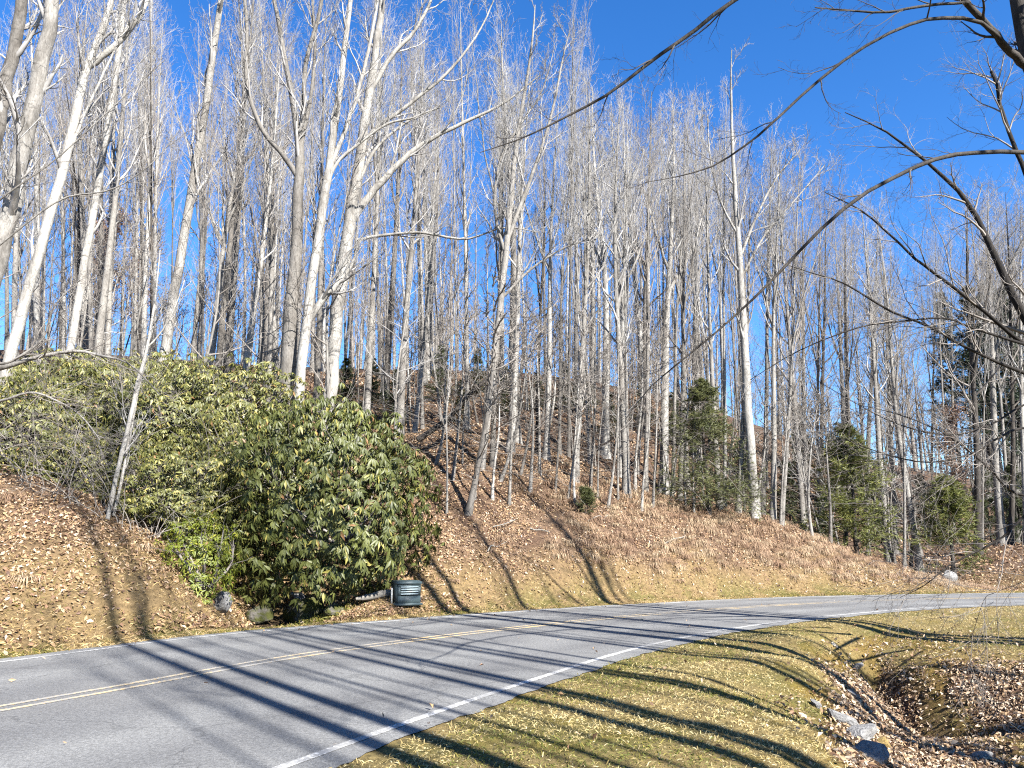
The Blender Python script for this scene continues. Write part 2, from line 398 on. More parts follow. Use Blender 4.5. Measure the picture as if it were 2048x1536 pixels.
def gully_mask(X, Y):
    wx, wy = (fbm(X * 1.7, Y * 1.7, 81) - .5) * 1.1, (fbm(X * 1.7, Y * 1.7, 82) - .5) * 1.1
    m = np.zeros(X.shape)
    for P in GULLY:
        for o in ((0, 0), (.16, .1), (-.16, .1), (.1, -.16), (-.1, -.16)): m = m + in_poly(X + wx + o[0], Y + wy + o[1], P) / 5
    return np.clip(m, 0, 1)
def zone_cols(X, Y, Z, df, dn):
    n1, n2, n3 = fbm(X * 0.7, Y * 0.7, 21), fbm(X * 2.3, Y * 2.3, 33), fbm(X * 0.25, Y * 0.25, 55)
    straw, green, moss, leaf, leafd, hollow_brown = map(np.array, ((.42, .31, .13), (.20, .19, .055), (.30, .23, .045), (.29, .19, .12), (.17, .105, .07), (.13, .09, .06)))
    def L(a, b, t): return a * (1 - t[..., None]) + b * t[..., None]
    lawn = L(np.broadcast_to(straw, X.shape + (3,)), green, sstep(0.48, 0.74, n1) * .7); lawn = L(lawn, moss, sstep(0.62, 0.75, n2) * 0.7)
    gully = gully_mask(X, Y) * (dn > 1.0)
    ochre = np.array((.33, .21, .05)); lawn = L(lawn, ochre, sstep(-.12, -.25, Z) * sstep(.35, .6, n2) * .8)
    lawn = L(lawn, leafd * 1.25, gully)
    bank = L(np.broadcast_to(leaf, X.shape + (3,)), leafd, sstep(0.4, 0.65, n2))
    lowb = np.clip(sstep(1.9, 0.5, Z + (n1 - 0.5) * 1.6) * sstep(7, 4, df) + (X < -5) * sstep(3.0, 1.4, Z + (n1 - .5) * 2) * .6, 0, 1)
    bank = L(bank, np.array((.36, .25, .12)), lowb * 0.9); bank = L(bank, green, sstep(1.2, 0.4, df) * sstep(0.45, 0.6, n2) * 0.8)
    hollow = sstep(-0.05, -0.3, Z) * (df > 0.6); bank = L(bank, hollow_brown * 0.35, hollow)  # ground turns a very dark brown as it drops into the hollow
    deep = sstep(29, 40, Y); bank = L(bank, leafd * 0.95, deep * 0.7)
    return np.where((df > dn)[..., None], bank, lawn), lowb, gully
gc, _, _ = zone_cols(GX, GY, GZ, GDF, GDN)
ny, nx = GX.shape
ii = np.arange((ny - 1) * (nx - 1)); r0, c0 = ii // (nx - 1), ii % (nx - 1)
base = r0 * nx + c0
gfaces = np.stack([base, base + 1, base + nx + 1, base + nx], 1)
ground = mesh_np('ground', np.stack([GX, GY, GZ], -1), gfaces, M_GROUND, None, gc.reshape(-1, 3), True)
tag(ground, 'sloping ground of dry grass and fallen leaves around the curving road', None, None, 'structure')

# road: one sheet with thickness at its rims, and the painted lines 4 mm above
def strip(edgeA, edgeB, z, nc, wob=0.0):
    q = np.linspace(0, 1, nc)[None, :, None]
    P = edgeA[:, None, :] * (1 - q) + edgeB[:, None, :] * q
    V = np.concatenate([P, np.full(P.shape[:2] + (1,), z)], -1)
    n = len(edgeA); i, j = np.meshgrid(np.arange(n - 1), np.arange(nc - 1), indexing='ij'); b = (i * nc + j).ravel()
    return V.reshape(-1, 3), np.stack([b, b + nc, b + nc + 1, b + 1], 1)
s_arc = np.arange(NR)
wobn = (vnoise(s_arc * 0.9, s_arc * 0, 4) - 0.5) * 0.10 + (vnoise(s_arc * 0.2, s_arc * 0, 5) - 0.5) * 0.16
rA = arcpar(spline(near_ed, 1600), 1600); 
k16 = np.linspace(0, NR - 1, 2400)
def res(P): return np.stack([np.interp(k16, s_arc, P[:, k]) for k in range(2)], 1)
we2, fe2 = res(we), res(fe); cd = unit(fe2 - we2); ss = np.arange(2400)
jag = (fbm(ss * 0.23, ss * 0, 4) - 0.5) * 0.13 + (fbm(ss * .03, ss * 0, 6) - .5) * .16
jag2 = (fbm(ss * 0.09, ss * 0, 14) - 0.5) * 0.20
road_b = MB()
V, F = strip(fe2 + cd * (0.10 + jag2)[:, None], we2 - cd * (0.36 + jag)[:, None], 0.0, 21)
road_b.add(V, F[:, ::-1])
road = road_b.build('road', M_ROAD, None, False)
qa_ = road.data.attributes.new('across', 'FLOAT', 'POINT'); qa_.data.foreach_set('value', np.tile(np.linspace(0, 1, 21), len(we2)).astype(np.float32))
tag(road, 'worn grey two-lane asphalt road curving to the right', None, None, 'structure')
def painted(name, off, wid, mat, lab, z=0.004):
    Cn = we2 if off is None else None
    p = we2 + cd * off
    b = MB(); V, F = strip(p + cd * wid / 2, p - cd * wid / 2, z, 2); b.add(V, F[:, ::-1])
    o = b.build(name, mat, road, False); o['label'] = lab
yo = np.interp(k16, s_arc, np.linalg.norm(fe - we, axis=1))[:, None]
painted('white_edge_line', 0.0, 0.10, M_WHITE, 'worn white line along the near road edge')
painted('far_white_edge_line', yo - 0.22, 0.10, M_WHITE, 'faint worn white line along the far road edge')
painted('yellow_centre_line', yo * 0.535 + 0.10, 0.09, M_YELLOW, 'worn yellow centre line, far one of the pair')
painted('yellow_centre_line', yo * 0.535 - 0.14, 0.09, M_YELLOW, 'worn yellow centre line, near one of the pair')

# ------------------------------------------------------------------ bare trees
UP = np.array([0, 0, 1.0])
def grow(rg, P, Rr, c, t0, t1, ang, length, up, n, rf, wob=0.12, rmin=0.004, prof=None, az0=None):
    """c branches off every branch in P (B,n,3); returns their paths and radii"""
    B, m, _ = P.shape
    tt = t0 + (t1 - t0) * (np.arange(c)[None] + rg.random((B, c))) / c
    x = tt * (m - 1); i = np.clip(x.astype(int), 0, m - 2); f = (x - i)[..., None]
    bi = np.arange(B)[:, None]
    p0 = P[bi, i] * (1 - f) + P[bi, i + 1] * f
    T = unit(P[bi, i + 1] - P[bi, i]); r0 = Rr[bi, i] * (1 - f[..., 0]) + Rr[bi, i + 1] * f[..., 0]
    plen = np.linalg.norm(np.diff(P, axis=1), axis=2).sum(1)[:, None]
    ref = np.where(np.abs(T[..., 2:3]) > 0.9, np.array([1.0, 0, 0]), UP)
    U = unit(np.cross(T, ref)); W = np.cross(T, U)
    phi = (np.arange(c)[None] * 2.399 + rg.random((B, 1)) * 6.28 + rg.normal(0, 0.5, (B, c)))[..., None]
    a = (ang * (0.75 + 0.5 * rg.random((B, c))))[..., None]
    d = np.cos(a) * T + np.sin(a) * (np.cos(phi) * U + np.sin(phi) * W)
    L = length * plen * (0.6 + 0.8 * rg.random((B, c))) if prof is None else length * prof(tt) * (0.65 + 0.7 * rg.random((B, c)))
    d = d.reshape(-1, 3); p = p0.reshape(-1, 3).copy(); L = L.reshape(-1, 1); r0 = r0.reshape(-1)
    out = [p.copy()]
    for k in range(n - 1):
        d = unit(d + up * UP + rg.normal(0, wob, d.shape)); p = p + d * L / (n - 1); out.append(p.copy())
    Q = np.stack(out, 1)
    rr = np.clip(r0 * rf, rmin, None)[:, None] * (1 - 0.80 * np.linspace(0, 1, n)[None] ** 0.9)
    return Q, np.clip(rr, rmin * 0.6, None)
def crown_from(rg, b, P, Rr, limbs, t0, limb_len, dens=1.0, ang=0.75, up=0.16, prof=None, tw=0.006):
    """limbs, branches and twigs on the stems P"""
    n1, n2, n3 = limbs
    A, ra = grow(rg, P, Rr, n1, t0, 0.99, ang, limb_len, up, 8, 0.52, 0.13, min(0.014, tw * 2.6), prof)
    b.tubes(A, ra, 5)
    B2, rb = grow(rg, A, ra, n2, 0.15, 1.0, 0.70, 0.42, up * 0.9, 6, 0.55, 0.15, min(0.009, tw * 1.6))
    b.tubes(B2, rb, 4)
    C, rc = grow(rg, B2, rb, n3, 0.12, 1.0, 0.68, 0.45, up * 0.6, 4, 0.6, 0.17, tw)
    b.tubes(C, rc, 3)
    D, rd = grow(rg, C, rc, 2, 0.2, 1.0, 0.65, 0.55, 0.10, 3, 0.7, 0.2, tw * 0.8)
    b.tubes(D, rd, 3)
def stem_path(rg, H, r0, n=16, wand=0.35, flare=0.5):
    z = np.linspace(0, 1, n)
    def wander():
        w_ = np.zeros(n)
        for k in (1, 2, 3): w_ += np.sin(z * k * np.pi) * rg.normal(0, 1) / k ** 1.6
        return w_ * wand * .5
    x, y = wander(), wander()
    P = np.stack([x, y, z * H], 1)
    r = r0 * ((1 - z) ** 0.85 * 0.93 + 0.05) * (1 + flare * np.exp(-z * H / 0.35))
    return P, r
def proto_tree(seed, H, r0, t0, limb_len, limbs=(20, 7, 6), mat=M_PALE, tmat=M_TWIG, ang=0.65, fork=0, wand=0.32, name='bare_tree'):
    rg = np.random.default_rng(seed)
    root = empty(name)
    P, r = stem_path(rg, H, r0, 18, wand)
    tb = MB(); tb.tubes(P, r, 10)
    stems, rads = [P], [r]
    for q in range(fork):                             # big ascending forks high on the trunk
        F_, rf_ = grow(rg, P[None], r[None], 1, 0.42 + 0.12 * q, 0.5 + 0.12 * q, 0.36, H * 0.42, 0.10, 18, 0.72, 0.07, 0.02, lambda t: 1.0 - 0.5 * (t - 0.4))
        tb.tubes(F_, rf_, 8); stems.append(F_[0]); rads.append(rf_[0])
    tb.build('trunk', mat, root)
    cb = MB()
    prof = lambda t: np.clip(1.15 - 0.85 * (t - t0) / (1 - t0), 0.2, 1) * np.clip(0.45 + (t - t0) * 4, 0, 1)
    crown_from(rg, cb, P[None], r[None], limbs, t0, limb_len, ang=ang, prof=prof)
    for s_, rr in zip(stems[1:], rads[1:]):
        crown_from(rg, cb, s_[None], rr[None], (9, limbs[1], limbs[2]), 0.25, limb_len * 0.75, ang=ang, prof=lambda t: np.clip(1.1 - 0.7 * t, 0.2, 1))
    # a few short dead twigs low on the trunk
    A, ra = grow(rg, P[None], r[None], 7, 0.12, t0, 1.2, 1.6, -0.02, 5, 0.12, 0.15, 0.009, lambda t: np.ones_like(t))
    cb.tubes(A, ra, 3); B2, rb = grow(rg, A, ra, 4, 0.2, 1, 0.7, 0.5, 0, 3, 0.6, 0.2, 0.005); cb.tubes(B2, rb, 3)
    cb.build('crown', tmat, root)
    root['H'] = H; root['r0'] = r0
    return root
PROTO = []
spec = [(1, 20, .19, .40, 4.0, (18, 6, 4), M_PALE, M_TWIG, .66, 0), (2, 21, .19, .32, 4.4, (20, 6, 4), M_PALE, M_TWIG, .74, 1), (3, 19, .18, .42, 3.6, (17, 6, 4), M_GREY, M_TWIGB, .66, 0),
        (4, 21, .19, .48, 3.8, (15, 6, 4), M_PALE, M_TWIG, .52, 2), (5, 18, .17, .30, 3.6, (20, 6, 4), M_GREY, M_TWIGB, .78, 1), (6, 20, .18, .42, 3.2, (18, 6, 4), M_PALE, M_TWIG, .58, 1),
        (8, 19, .18, .32, 4.4, (18, 6, 4), M_DARK, M_TWIGB, .8, 1), (9, 22, .19, .50, 3.4, (15, 6, 4), M_GREY, M_TWIG, .50, 2)]
for s_ in spec: PROTO.append(proto_tree(*s_))
SAPL = []
for q in range(5):
    SAPL.append(proto_tree(40 + q, 7.0, .035, .35 + .07 * q, 1.0, (11, 5, 3), M_GREY if q % 2 else M_PALE, M_TWIGB, .65, 0, 0.16, 'sapling'))
CASTER = [proto_tree(60 + q, 21, .19, .60 + .05 * q, 3.0, (9, 5, 3), M_GREY, M_TWIGB, .6, 0) for q in range(3)]
UNDER = [proto_tree(80 + q, 9.0, .06, (.16), 3.0, (16, 6, 3), M_GREY, M_TWIG if q else M_TWIGB, 1.0, 0, .5, 'understorey_tree') for q in range(2)]
used = set()
def place(proto, base, top_dir, H, r, spin, label, cat, group):
    o = proto if proto.name not in used and proto.name not in [p for p in used] and not proto.get('placed') else copy_tree(proto)
    proto['placed'] = 1
    H0, R0 = proto['H'], proto['r0']
    q = Vector(top_dir).to_track_quat('Z', 'Y')
    o.rotation_mode = 'QUATERNION'; o.rotation_quaternion = q @ Quaternion((0, 0, 1), spin)
    sxy = r / R0
    o.scale = (sxy, sxy, H / H0)
    b = np.array(base) - np.array([0, 0, 0.12]); o.location = b
    tag(o, label, cat, group)
    return o
rp = random.Random(5)

def hero(name, stems, label, mat, tmat, seed, limbs=(9, 6, 5), limb_len=3.0, t0=0.45, ang=0.6, group=None, cat='tree', up=0.14, twr=0.006, wscale=0.72, rl=None):
    """a tree whose stems and big limbs follow those of the photo: each stem a list of (px, py, Y, width px)"""
    rg = np.random.default_rng(seed)
    b0 = at(*stems[0][0][:3]); g = gz(b0[0], b0[1])
    root = empty(name, (b0[0], b0[1], g))
    tb, cb = MB(), MB()
    for k, st in enumerate(stems):
        pts = [at(a[0], a[1], a[2]) for a in st]; rr = [pxr(*a) * wscale for a in st]
        if k == 0 and pts[0][2] > g - 0.1:            # run the trunk down into the ground
            d = (pts[0] - pts[1]); d = d / abs(d[2]) if abs(d[2]) > .2 else np.array([0, 0, -1.0])
            pts.insert(0, pts[0] + d * (pts[0][2] - g + 0.15)); rr.insert(0, rr[0] * 1.25)
        n = 22
        P = spline(pts, n); r = np.interp(np.linspace(0, 1, n), np.linspace(0, 1, len(rr)), rr)
        P = P + rg.normal(0, 0.12, P.shape) * r[:, None]
        P = P - np.array(root.location)
        tb.tubes(P, r, 10 if k < 2 else 7)
        L = np.linalg.norm(np.diff(P, axis=0), axis=1).sum()
        crown_from(rg, cb, P[None], r[None], limbs, t0 if k == 0 else 0.2, limb_len, ang=ang, up=up, prof=lambda t: np.clip(1.1 - 0.7 * t, 0.25, 1), tw=twr)
    tb.build('trunk', mat, root); cb.build('crown', tmat, root)
    tag(root, label, cat, group)
    return root

# --- the trees told apart in the photo, left to right
HG = 'tall bare trees behind the evergreen thicket'
hero('bare_tree', [[(-45, 720, 19, 58), (-15, 560, 19, 52), (25, 400, 19, 47), (72, 180, 19, 41), (108, 0, 19, 35), (140, -180, 19, 28), (165, -420, 19, 14)]],
     'thickest pale mottled trunk at the far left, leaning right', M_PALE, M_TWIG, 101, (12, 6, 5), 3.0, .3)
hero('bare_tree', [[(-20, 330, 23, 34), (10, 180, 23, 34), (45, 0, 23, 30), (70, -200, 23, 22), (85, -420, 23, 9)]],
     'dark mottled trunk cut by the top left corner of the view', M_GREY, M_TWIG, 102, (12, 6, 5), 3.2, .2)
hero('bare_tree', [[(10, 760, 22, 31), (30, 670, 22, 29), (62, 560, 22, 27), (108, 400, 22, 26), (145, 260, 22, 25), (170, 145, 22, 22), (215, 30, 22, 16), (250, -120, 22, 12), (270, -300, 22, 6)],
                   [(172, 140, 22, 18), (215, 105, 22, 18), (250, 70, 22, 15), (290, 12, 22, 12), (330, -120, 22, 8), (360, -260, 22, 4)],
                   [(125, 340, 22, 8), (165, 240, 22, 7), (215, 130, 22, 6), (260, 40, 22, 4)]],
     'pale leaning trunk forking into a Y near the top left', M_PALE, M_TWIG, 103, (8, 6, 5), 2.6, .35)
hero('bare_tree', [[(138, 715, 26, 22), (160, 580, 26, 21), (190, 400, 26, 19), (215, 250, 26, 17), (245, 40, 26, 13), (262, -150, 26, 9), (270, -350, 26, 4)]],
     'slim pale trunk between the Y-forked tree and the leaning mottled one', M_PALE, M_TWIG, 104, (14, 6, 5), 2.6, .35)
hero('bare_tree', [[(322, 735, 25, 28), (340, 640, 25, 26), (358, 540, 25, 25), (382, 390, 25, 23), (405, 250, 25, 20), (425, 120, 25, 18), (445, -20, 25, 15), (470, -220, 25, 9), (480, -380, 25, 4)]],
     'tall mottled trunk leaning right behind the middle of the left thicket', M_PALE, M_TWIG, 105, (13, 6, 5), 2.8, .42)
hero('bare_tree', [[(570, 820, 24, 48), (576, 720, 24, 43), (585, 590, 24, 36), (594, 470, 24, 31), (597, 380, 24, 28), (600, 300, 24, 23), (583, 190, 24, 15), (560, 60, 24, 12), (540, -60, 24, 9), (530, -250, 24, 4)],
                   [(594, 350, 24, 17), (562, 305, 24, 14), (528, 265, 24, 13), (505, 215, 24, 12), (492, 150, 24, 12), (494, 60, 24, 10), (486, -40, 24, 8), (480, -180, 24, 4)],
                   [(600, 330, 24, 16), (606, 230, 24, 13), (613, 120, 24, 12), (640, 20, 24, 10), (655, -120, 24, 7), (660, -280, 24, 3)],
                   [(600, 300, 24, 12), (620, 200, 24, 10), (630, 100, 24, 8), (625, 0, 24, 7), (622, -150, 24, 3)]],
     'stout pale tree with a dark crook and curved left limb behind the round bush', M_PALE, M_TWIG, 106, (7, 6, 5), 2.6, .5)
hero('bare_tree', [[(596, 835, 23.6, 28), (606, 700, 23.6, 27), (622, 570, 23.6, 26), (640, 450, 23.6, 25), (655, 350, 23.6, 23), (672, 230, 23.6, 19), (690, 90, 23.6, 15), (705, -40, 23.6, 12), (715, -250, 23.6, 5)],
                   [(614, 650, 23.6, 17), (640, 605, 23.6, 19), (668, 575, 23.6, 16), (700, 535, 23.6, 10), (720, 480, 23.6, 5)],
                   [(645, 390, 23.6, 10), (675, 325, 23.6, 9), (715, 290, 23.6, 8), (770, 250, 23.6, 7), (830, 235, 23.6, 5)],
                   [(650, 360, 23.6, 15), (690, 260, 23.6, 12), (720, 170, 23.6, 11), (745, 60, 23.6, 9), (770, -80, 23.6, 5)]],
     'white stem hugging the stout tree, with a broken stub on its right', M_PALE, M_TWIG, 107, (7, 6, 5), 2.4, .5)
hero('bare_tree', [[(658, 800, 26, 38), (668, 690, 26, 36), (682, 560, 26, 35), (700, 440, 26, 34), (718, 320, 26, 28), (735, 210, 26, 24), (750, 110, 26, 20), (765, 0, 26, 17), (780, -180, 26, 8)],
                   [(704, 440, 26, 24), (745, 385, 26, 20), (790, 335, 26, 17), (850, 285, 26, 13), (930, 245, 26, 10), (1010, 205, 26, 6), (1080, 150, 26, 3)],
                   [(725, 290, 26, 14), (760, 250, 26, 12), (830, 200, 26, 10), (900, 140, 26, 8), (960, 60, 26, 5), (1000, -30, 26, 3)],
                   [(742, 180, 26, 14), (785, 110, 26, 12), (830, 60, 26, 10), (865, -10, 26, 8), (890, -130, 26, 4)],
                   [(712, 480, 26, 9), (770, 470, 26, 9), (840, 465, 26, 8), (930, 478, 26, 6), (1010, 455, 26, 4), (1080, 465, 26, 2)],
                   [(700, 440, 26, 12), (712, 385, 26, 11), (750, 300, 26, 9), (820, 240, 26, 6), (880, 215, 26, 4)]],
     'tall grey-footed tree with long bright limbs sweeping right above the round bush', M_PALE, M_TWIG, 108, (7, 6, 5), 2.6, .55)
hero('bare_tree', [[(962, 955, 25.5, 20), (975, 830, 25.5, 22), (990, 700, 25.5, 20), (1003, 590, 25.5, 18), (1012, 500, 25.5, 18), (1022, 400, 25.5, 15), (1034, 280, 25.5, 12), (1050, 180, 25.5, 9), (1065, 80, 25.5, 6), (1070, 10, 25.5, 3)],
                   [(1015, 480, 25.5, 12), (1045, 400, 25.5, 11), (1075, 320, 25.5, 9), (1105, 220, 25.5, 7), (1125, 120, 25.5, 5), (1140, 60, 25.5, 3)],
                   [(1010, 510, 25.5, 10), (990, 420, 25.5, 9), (1000, 320, 25.5, 8), (1040, 250, 25.5, 6), (1085, 180, 25.5, 4), (1110, 90, 25.5, 2)],
                   [(1000, 600, 25.5, 9), (1060, 540, 25.5, 7), (1120, 500, 25.5, 5), (1170, 480, 25.5, 3)]],
     'dark-forked tree in the middle of the slope with a broad upright crown', M_GREY, M_TWIG, 109, (9, 7, 5), 2.4, .4)
hero('bare_tree', [[(1510, 1040, 29, 33), (1505, 960, 29, 29), (1497, 820, 29, 27), (1488, 680, 29, 24), (1480, 540, 29, 19), (1472, 420, 29, 15), (1465, 290, 29, 10), (1462, 180, 29, 6), (1463, 100, 29, 3)],
                   [(1478, 520, 29, 9), (1510, 440, 29, 8), (1550, 360, 29, 6), (1600, 300, 29, 3)],
                   [(1475, 470, 29, 8), (1440, 400, 29, 7), (1420, 310, 29, 5), (1415, 230, 29, 3)],
                   [(1480, 560, 29, 8), (1530, 470, 29, 7), (1590, 400, 29, 5), (1650, 330, 29, 3)]],
     'thick smooth grey trunk on the crest of the bank right of the hemlock', M_PALE, M_TWIG, 110, (10, 6, 4), 2.2, .42, wscale=.64)

# --- other trunks with visible places: (base px, base py, top px, top py, width, prototype, label)
MID = [
 (190, 728, 262, -60, 18, 0, 'pale trunk just left of the leaning mottled one above the thicket', 30), (418, 745, 505, 160, 17, 3, 'left stem of the pale pair above the yellow-green bush top', 30),
 (440, 735, 520, -160, 15, 5, 'right stem of the pale pair above the yellow-green bush top', 31), (490, 760, 560, 120, 17, 0, 'pale trunk halfway between the slim pair and the stout tree', 29),
 (535, 780, 560, 40, 14, 2, 'slim grey trunk close behind the left of the stout tree', 30), (735, 800, 770, -60, 14, 3, 'slim pale trunk just right of the grey-footed tree', 31),
 (800, 850, 850, 60, 17, 0, 'pale trunk rising above the right shoulder of the round bush', 29), (830, 850, 880, 250, 10, 5, 'thin trunk beside the pale one over the right shoulder of the bush', 30),
]
for (bx, by, tx, ty, wpx, pi, lab, Y) in MID:
    p = at(bx, by, Y); g = gz(p[0], p[1]); B = np.array([p[0], p[1], g]); T = at(tx, ty, Y + 1)
    d = p + (p - T) * 0 ; dirv = T - p; dirv = dirv / np.linalg.norm(dirv); B = p - dirv * ((p[2] - g) / dirv[2])
    H = np.linalg.norm(T - B); H = max(H, 15)
    place(PROTO[pi], B, dirv, H, pxr(bx, by, Y, wpx), rp.random() * 6.28, lab, 'tree', None)
# feet seen on the slope
FEET = [
 (985, 935, 1010, 180, 13, 5, 'slim pale trunk close beside the dark-forked tree'), (1020, 905, 1062, 130, 17, 0, 'straight pale trunk at the top of the leafy slope, left of three'),
 (1092, 918, 1118, 190, 14, 3, 'straight pale trunk at the top of the leafy slope, middle of three'), (1150, 962, 1178, 150, 15, 1, 'pale trunk at the left end of the shadowed ridge line'),
 (1075, 905, 1090, 300, 10, 6, 'thin dark trunk among the pale ones on the top of the slope'), (1118, 908, 1140, 240, 9, 5, 'thin pale trunk near the left end of the ridge shadow'),
 (1253, 992, 1240, 190, 17, 1, 'trunk with a wide forked crown standing before the ridge shadow'), (1327, 985, 1345, 200, 21, 3, 'thick white trunk left of the hemlock'),
 (1290, 985, 1300, 260, 12, 2, 'grey trunk between the white one and the forked one by the ridge'), (1345, 985, 1375, 240, 9, 5, 'thin trunk tucked against the right of the thick white one'),
 (1440, 1022, 1410, 300, 14, 0, 'pale trunk rising out of the hemlock top'), (1475, 1028, 1500, 330, 13, 2, 'grey trunk right behind the hemlock, left of the thick one'),
 (1545, 1045, 1560, 300, 14, 3, 'pale trunk just right of the thick one on the crest'), (1562, 1050, 1600, 300, 10, 4, 'thin grey trunk second right of the thick one on the crest'),
 (1640, 1065, 1640, 380, 9, 4, 'thin trunk in front of the left pine sapling'), (1778, 1126, 1722, 400, 15, 0, 'left of the two pale trunks at the low end of the bank'),
 (1841, 1147, 1752, 430, 14, 5, 'right of the two pale trunks at the low end of the bank, leaning left'), (1808, 1138, 1800, 560, 7, 4, 'thin stem between the two pale trunks at the low end'),
 (1690, 1095, 1690, 420, 9, 6, 'dark thin trunk left of the low pale pair'), (1955, 1110, 1935, 380, 17, 6, 'dark thick trunk right of the second pine sapling'),
 (2020, 1090, 2010, 380, 12, 6, 'dark trunk near the right edge of the view'),
]
for (bx, by, tx, ty, wpx, pi, lab) in FEET:
    B = hit(bx, by, 17, 60); Y = B[1]; T = at(tx, ty, Y)
    place(PROTO[pi], B, unit(T - B), np.linalg.norm(T - B), pxr(bx, by, Y, wpx) * 0.92, rp.random() * 6.28, lab, 'tree', None)
B = hit(935, 1028, 18, 40); T = at(985, 560, B[1] + .5)
place(SAPL[1], B, unit(T - B), np.linalg.norm(T - B), pxr(935, 1028, B[1], 14), 1, 'crooked dark young tree on the slope beside the round bush', 'tree', None)
for ch in list(bpy.data.objects):
    pass

# the rest of the wood, filling the hillside behind
rb_ = np.random.default_rng(77)
FG = {'l': ('bare tree in the crowd on the hillside behind the left thicket', 'crowded trees up the left hillside'),
      'c': ('bare tree in the crowd on the hillside behind the leafy slope', 'crowded trees up the middle hillside'),
      'r': ('bare tree in the shaded wood beyond the low end of the bank', 'crowded trees in the right-hand wood')}
LANDM = [(20, 'thick far-left trunk'), (150, 'Y-forked trunk'), (215, 'slim pale thicket trunk'), (375, 'leaning mottled trunk'), (480, 'slim pale pair'), (590, 'stout dark-crooked tree'), (700, 'grey-footed bright-limbed tree'), (830, 'bush-shoulder trunk'),
         (1000, 'dark-forked tree'), (1090, 'three straight trunks'), (1160, 'left ridge-shadow trunk'), (1245, 'forked ridge tree'), (1332, 'thick white trunk'), (1420, 'dark green hemlock'), (1490, 'thick crest trunk'), (1560, 'thin crest pair'),
         (1640, 'larger pine sapling'), (1760, 'left low-end trunk'), (1820, 'right low-end trunk'), (1940, 'smaller pine sapling'), (2040, 'right picture edge')]
ORD = ['nearest', 'second', 'third', 'fourth', 'fifth', 'sixth', 'seventh', 'eighth']
crowd = []
cnt = 0; tries = 0; placed = []
while cnt < 205 and tries < 6000:
    tries += 1
    Y = 31 + 45 * rb_.random() ** 1.15; px = -120 + 2330 * rb_.random()
    X = (px - 1024) / FPX * Y
    if px > 1500 and Y < 39: continue
    if any((X - a) ** 2 + (Y - b_) ** 2 < 1.0 for a, b_ in placed): continue
    g = gz(X, Y)
    # the line of the tree tops falls away to the right in the photo
    topy = np.interp(px, [-100, 900, 980, 1150, 1200, 1320, 1400, 1560, 1660, 1750, 1900, 2100], [-250, -120, 0, 60, 190, 190, 230, 270, 330, 430, 420, 330]) + rb_.normal(25, 45)
    T = at(px + rb_.normal(0, 25) + (30 if px < 800 else -12), topy, Y)
    H = T[2] - g
    H = float(np.clip(H, 11, 25)) if px > 900 else float(np.clip(H, 16, 25)) * (0.85 + .2 * rb_.random())
    lean = unit(np.array([T[0] - X, 0.2 * rb_.normal(), max(T[2] - g, 5)]))
    r = np.clip(0.115 + 0.05 * rb_.normal(), 0.06, 0.2) * (0.75 + H / 60)
    k = 'l' if px < 700 else ('c' if px < 1450 else 'r')
    pi = int(rb_.choice([0, 1, 2, 3, 4, 5, 6, 7], p=[.18, .14, .12, .16, .10, .14, .05, .11])) if k != 'r' else int(rb_.choice([2, 4, 6, 0, 5, 7]))
    tr = place(PROTO[pi], (X, Y, g), lean, H, r, rb_.random() * 6.28, FG[k][0], 'tree', FG[k][1]); crowd.append((Y, px, r, pi, tr))
    placed.append((X, Y)); cnt += 1
slots = {}
for (Y, px, r, pi, tr) in sorted(crowd, key=lambda c: c[0]):
    x0, nm = min(LANDM, key=lambda l: abs(l[0] - px)); sd = 'left' if px < x0 else 'right'
    slots.setdefault((nm, sd), []).append((px, r, pi, tr, x0))
for (nm, sd), L_ in slots.items():
    for q, (px, r, pi, tr, x0) in enumerate(sorted(L_, key=lambda a: abs(a[0] - a[4]))):
        tone = 'dark' if pi == 6 else ('grey' if pi in (2, 4, 7) else 'pale')
        tr['label'] = f"{ORD[min(q, 7)]} {'thin ' if r < .1 else ''}{tone} bare tree behind, {sd} of the {nm}" if q < 8 else tr['label']
fw = MB(); rf_ = np.random.default_rng(99); nf = 230
FX, FY = rf_.uniform(-62, 75, nf), rf_.uniform(66, 108, nf); FZ = ground_z(FX, FY)
HF = np.interp((FX / FY) * FPX + 1024, [0, 900, 1300, 1700, 2100], [19, 18, 16, 13, 13]) * rf_.uniform(.75, 1.1, nf); zz = np.linspace(0, 1, 6)[None]
TP = np.stack([FX[:, None] + zz * rf_.normal(0, .7, (nf, 1)), FY[:, None] + zz * 0, FZ[:, None] - .2 + zz * HF[:, None]], -1); TR = rf_.uniform(.09, .2, (nf, 1)) * (1 - .9 * zz)
fw.tubes(TP, TR, 5); A, ra = grow(rf_, TP, TR, 20, .28, 1, .75, 3.2, .14, 5, .5, .14, .016, lambda t: 1.2 - .8 * t); fw.tubes(A, ra, 3); B2, rb2 = grow(rf_, A, ra, 4, .2, 1, .7, .5, .1, 4, .6, .16, .011); fw.tubes(B2, rb2, 3)
tag(fw.build('far_wood', M_TWIGB), 'grey mass of bare trees far up the hillside', None, None, 'stuff')
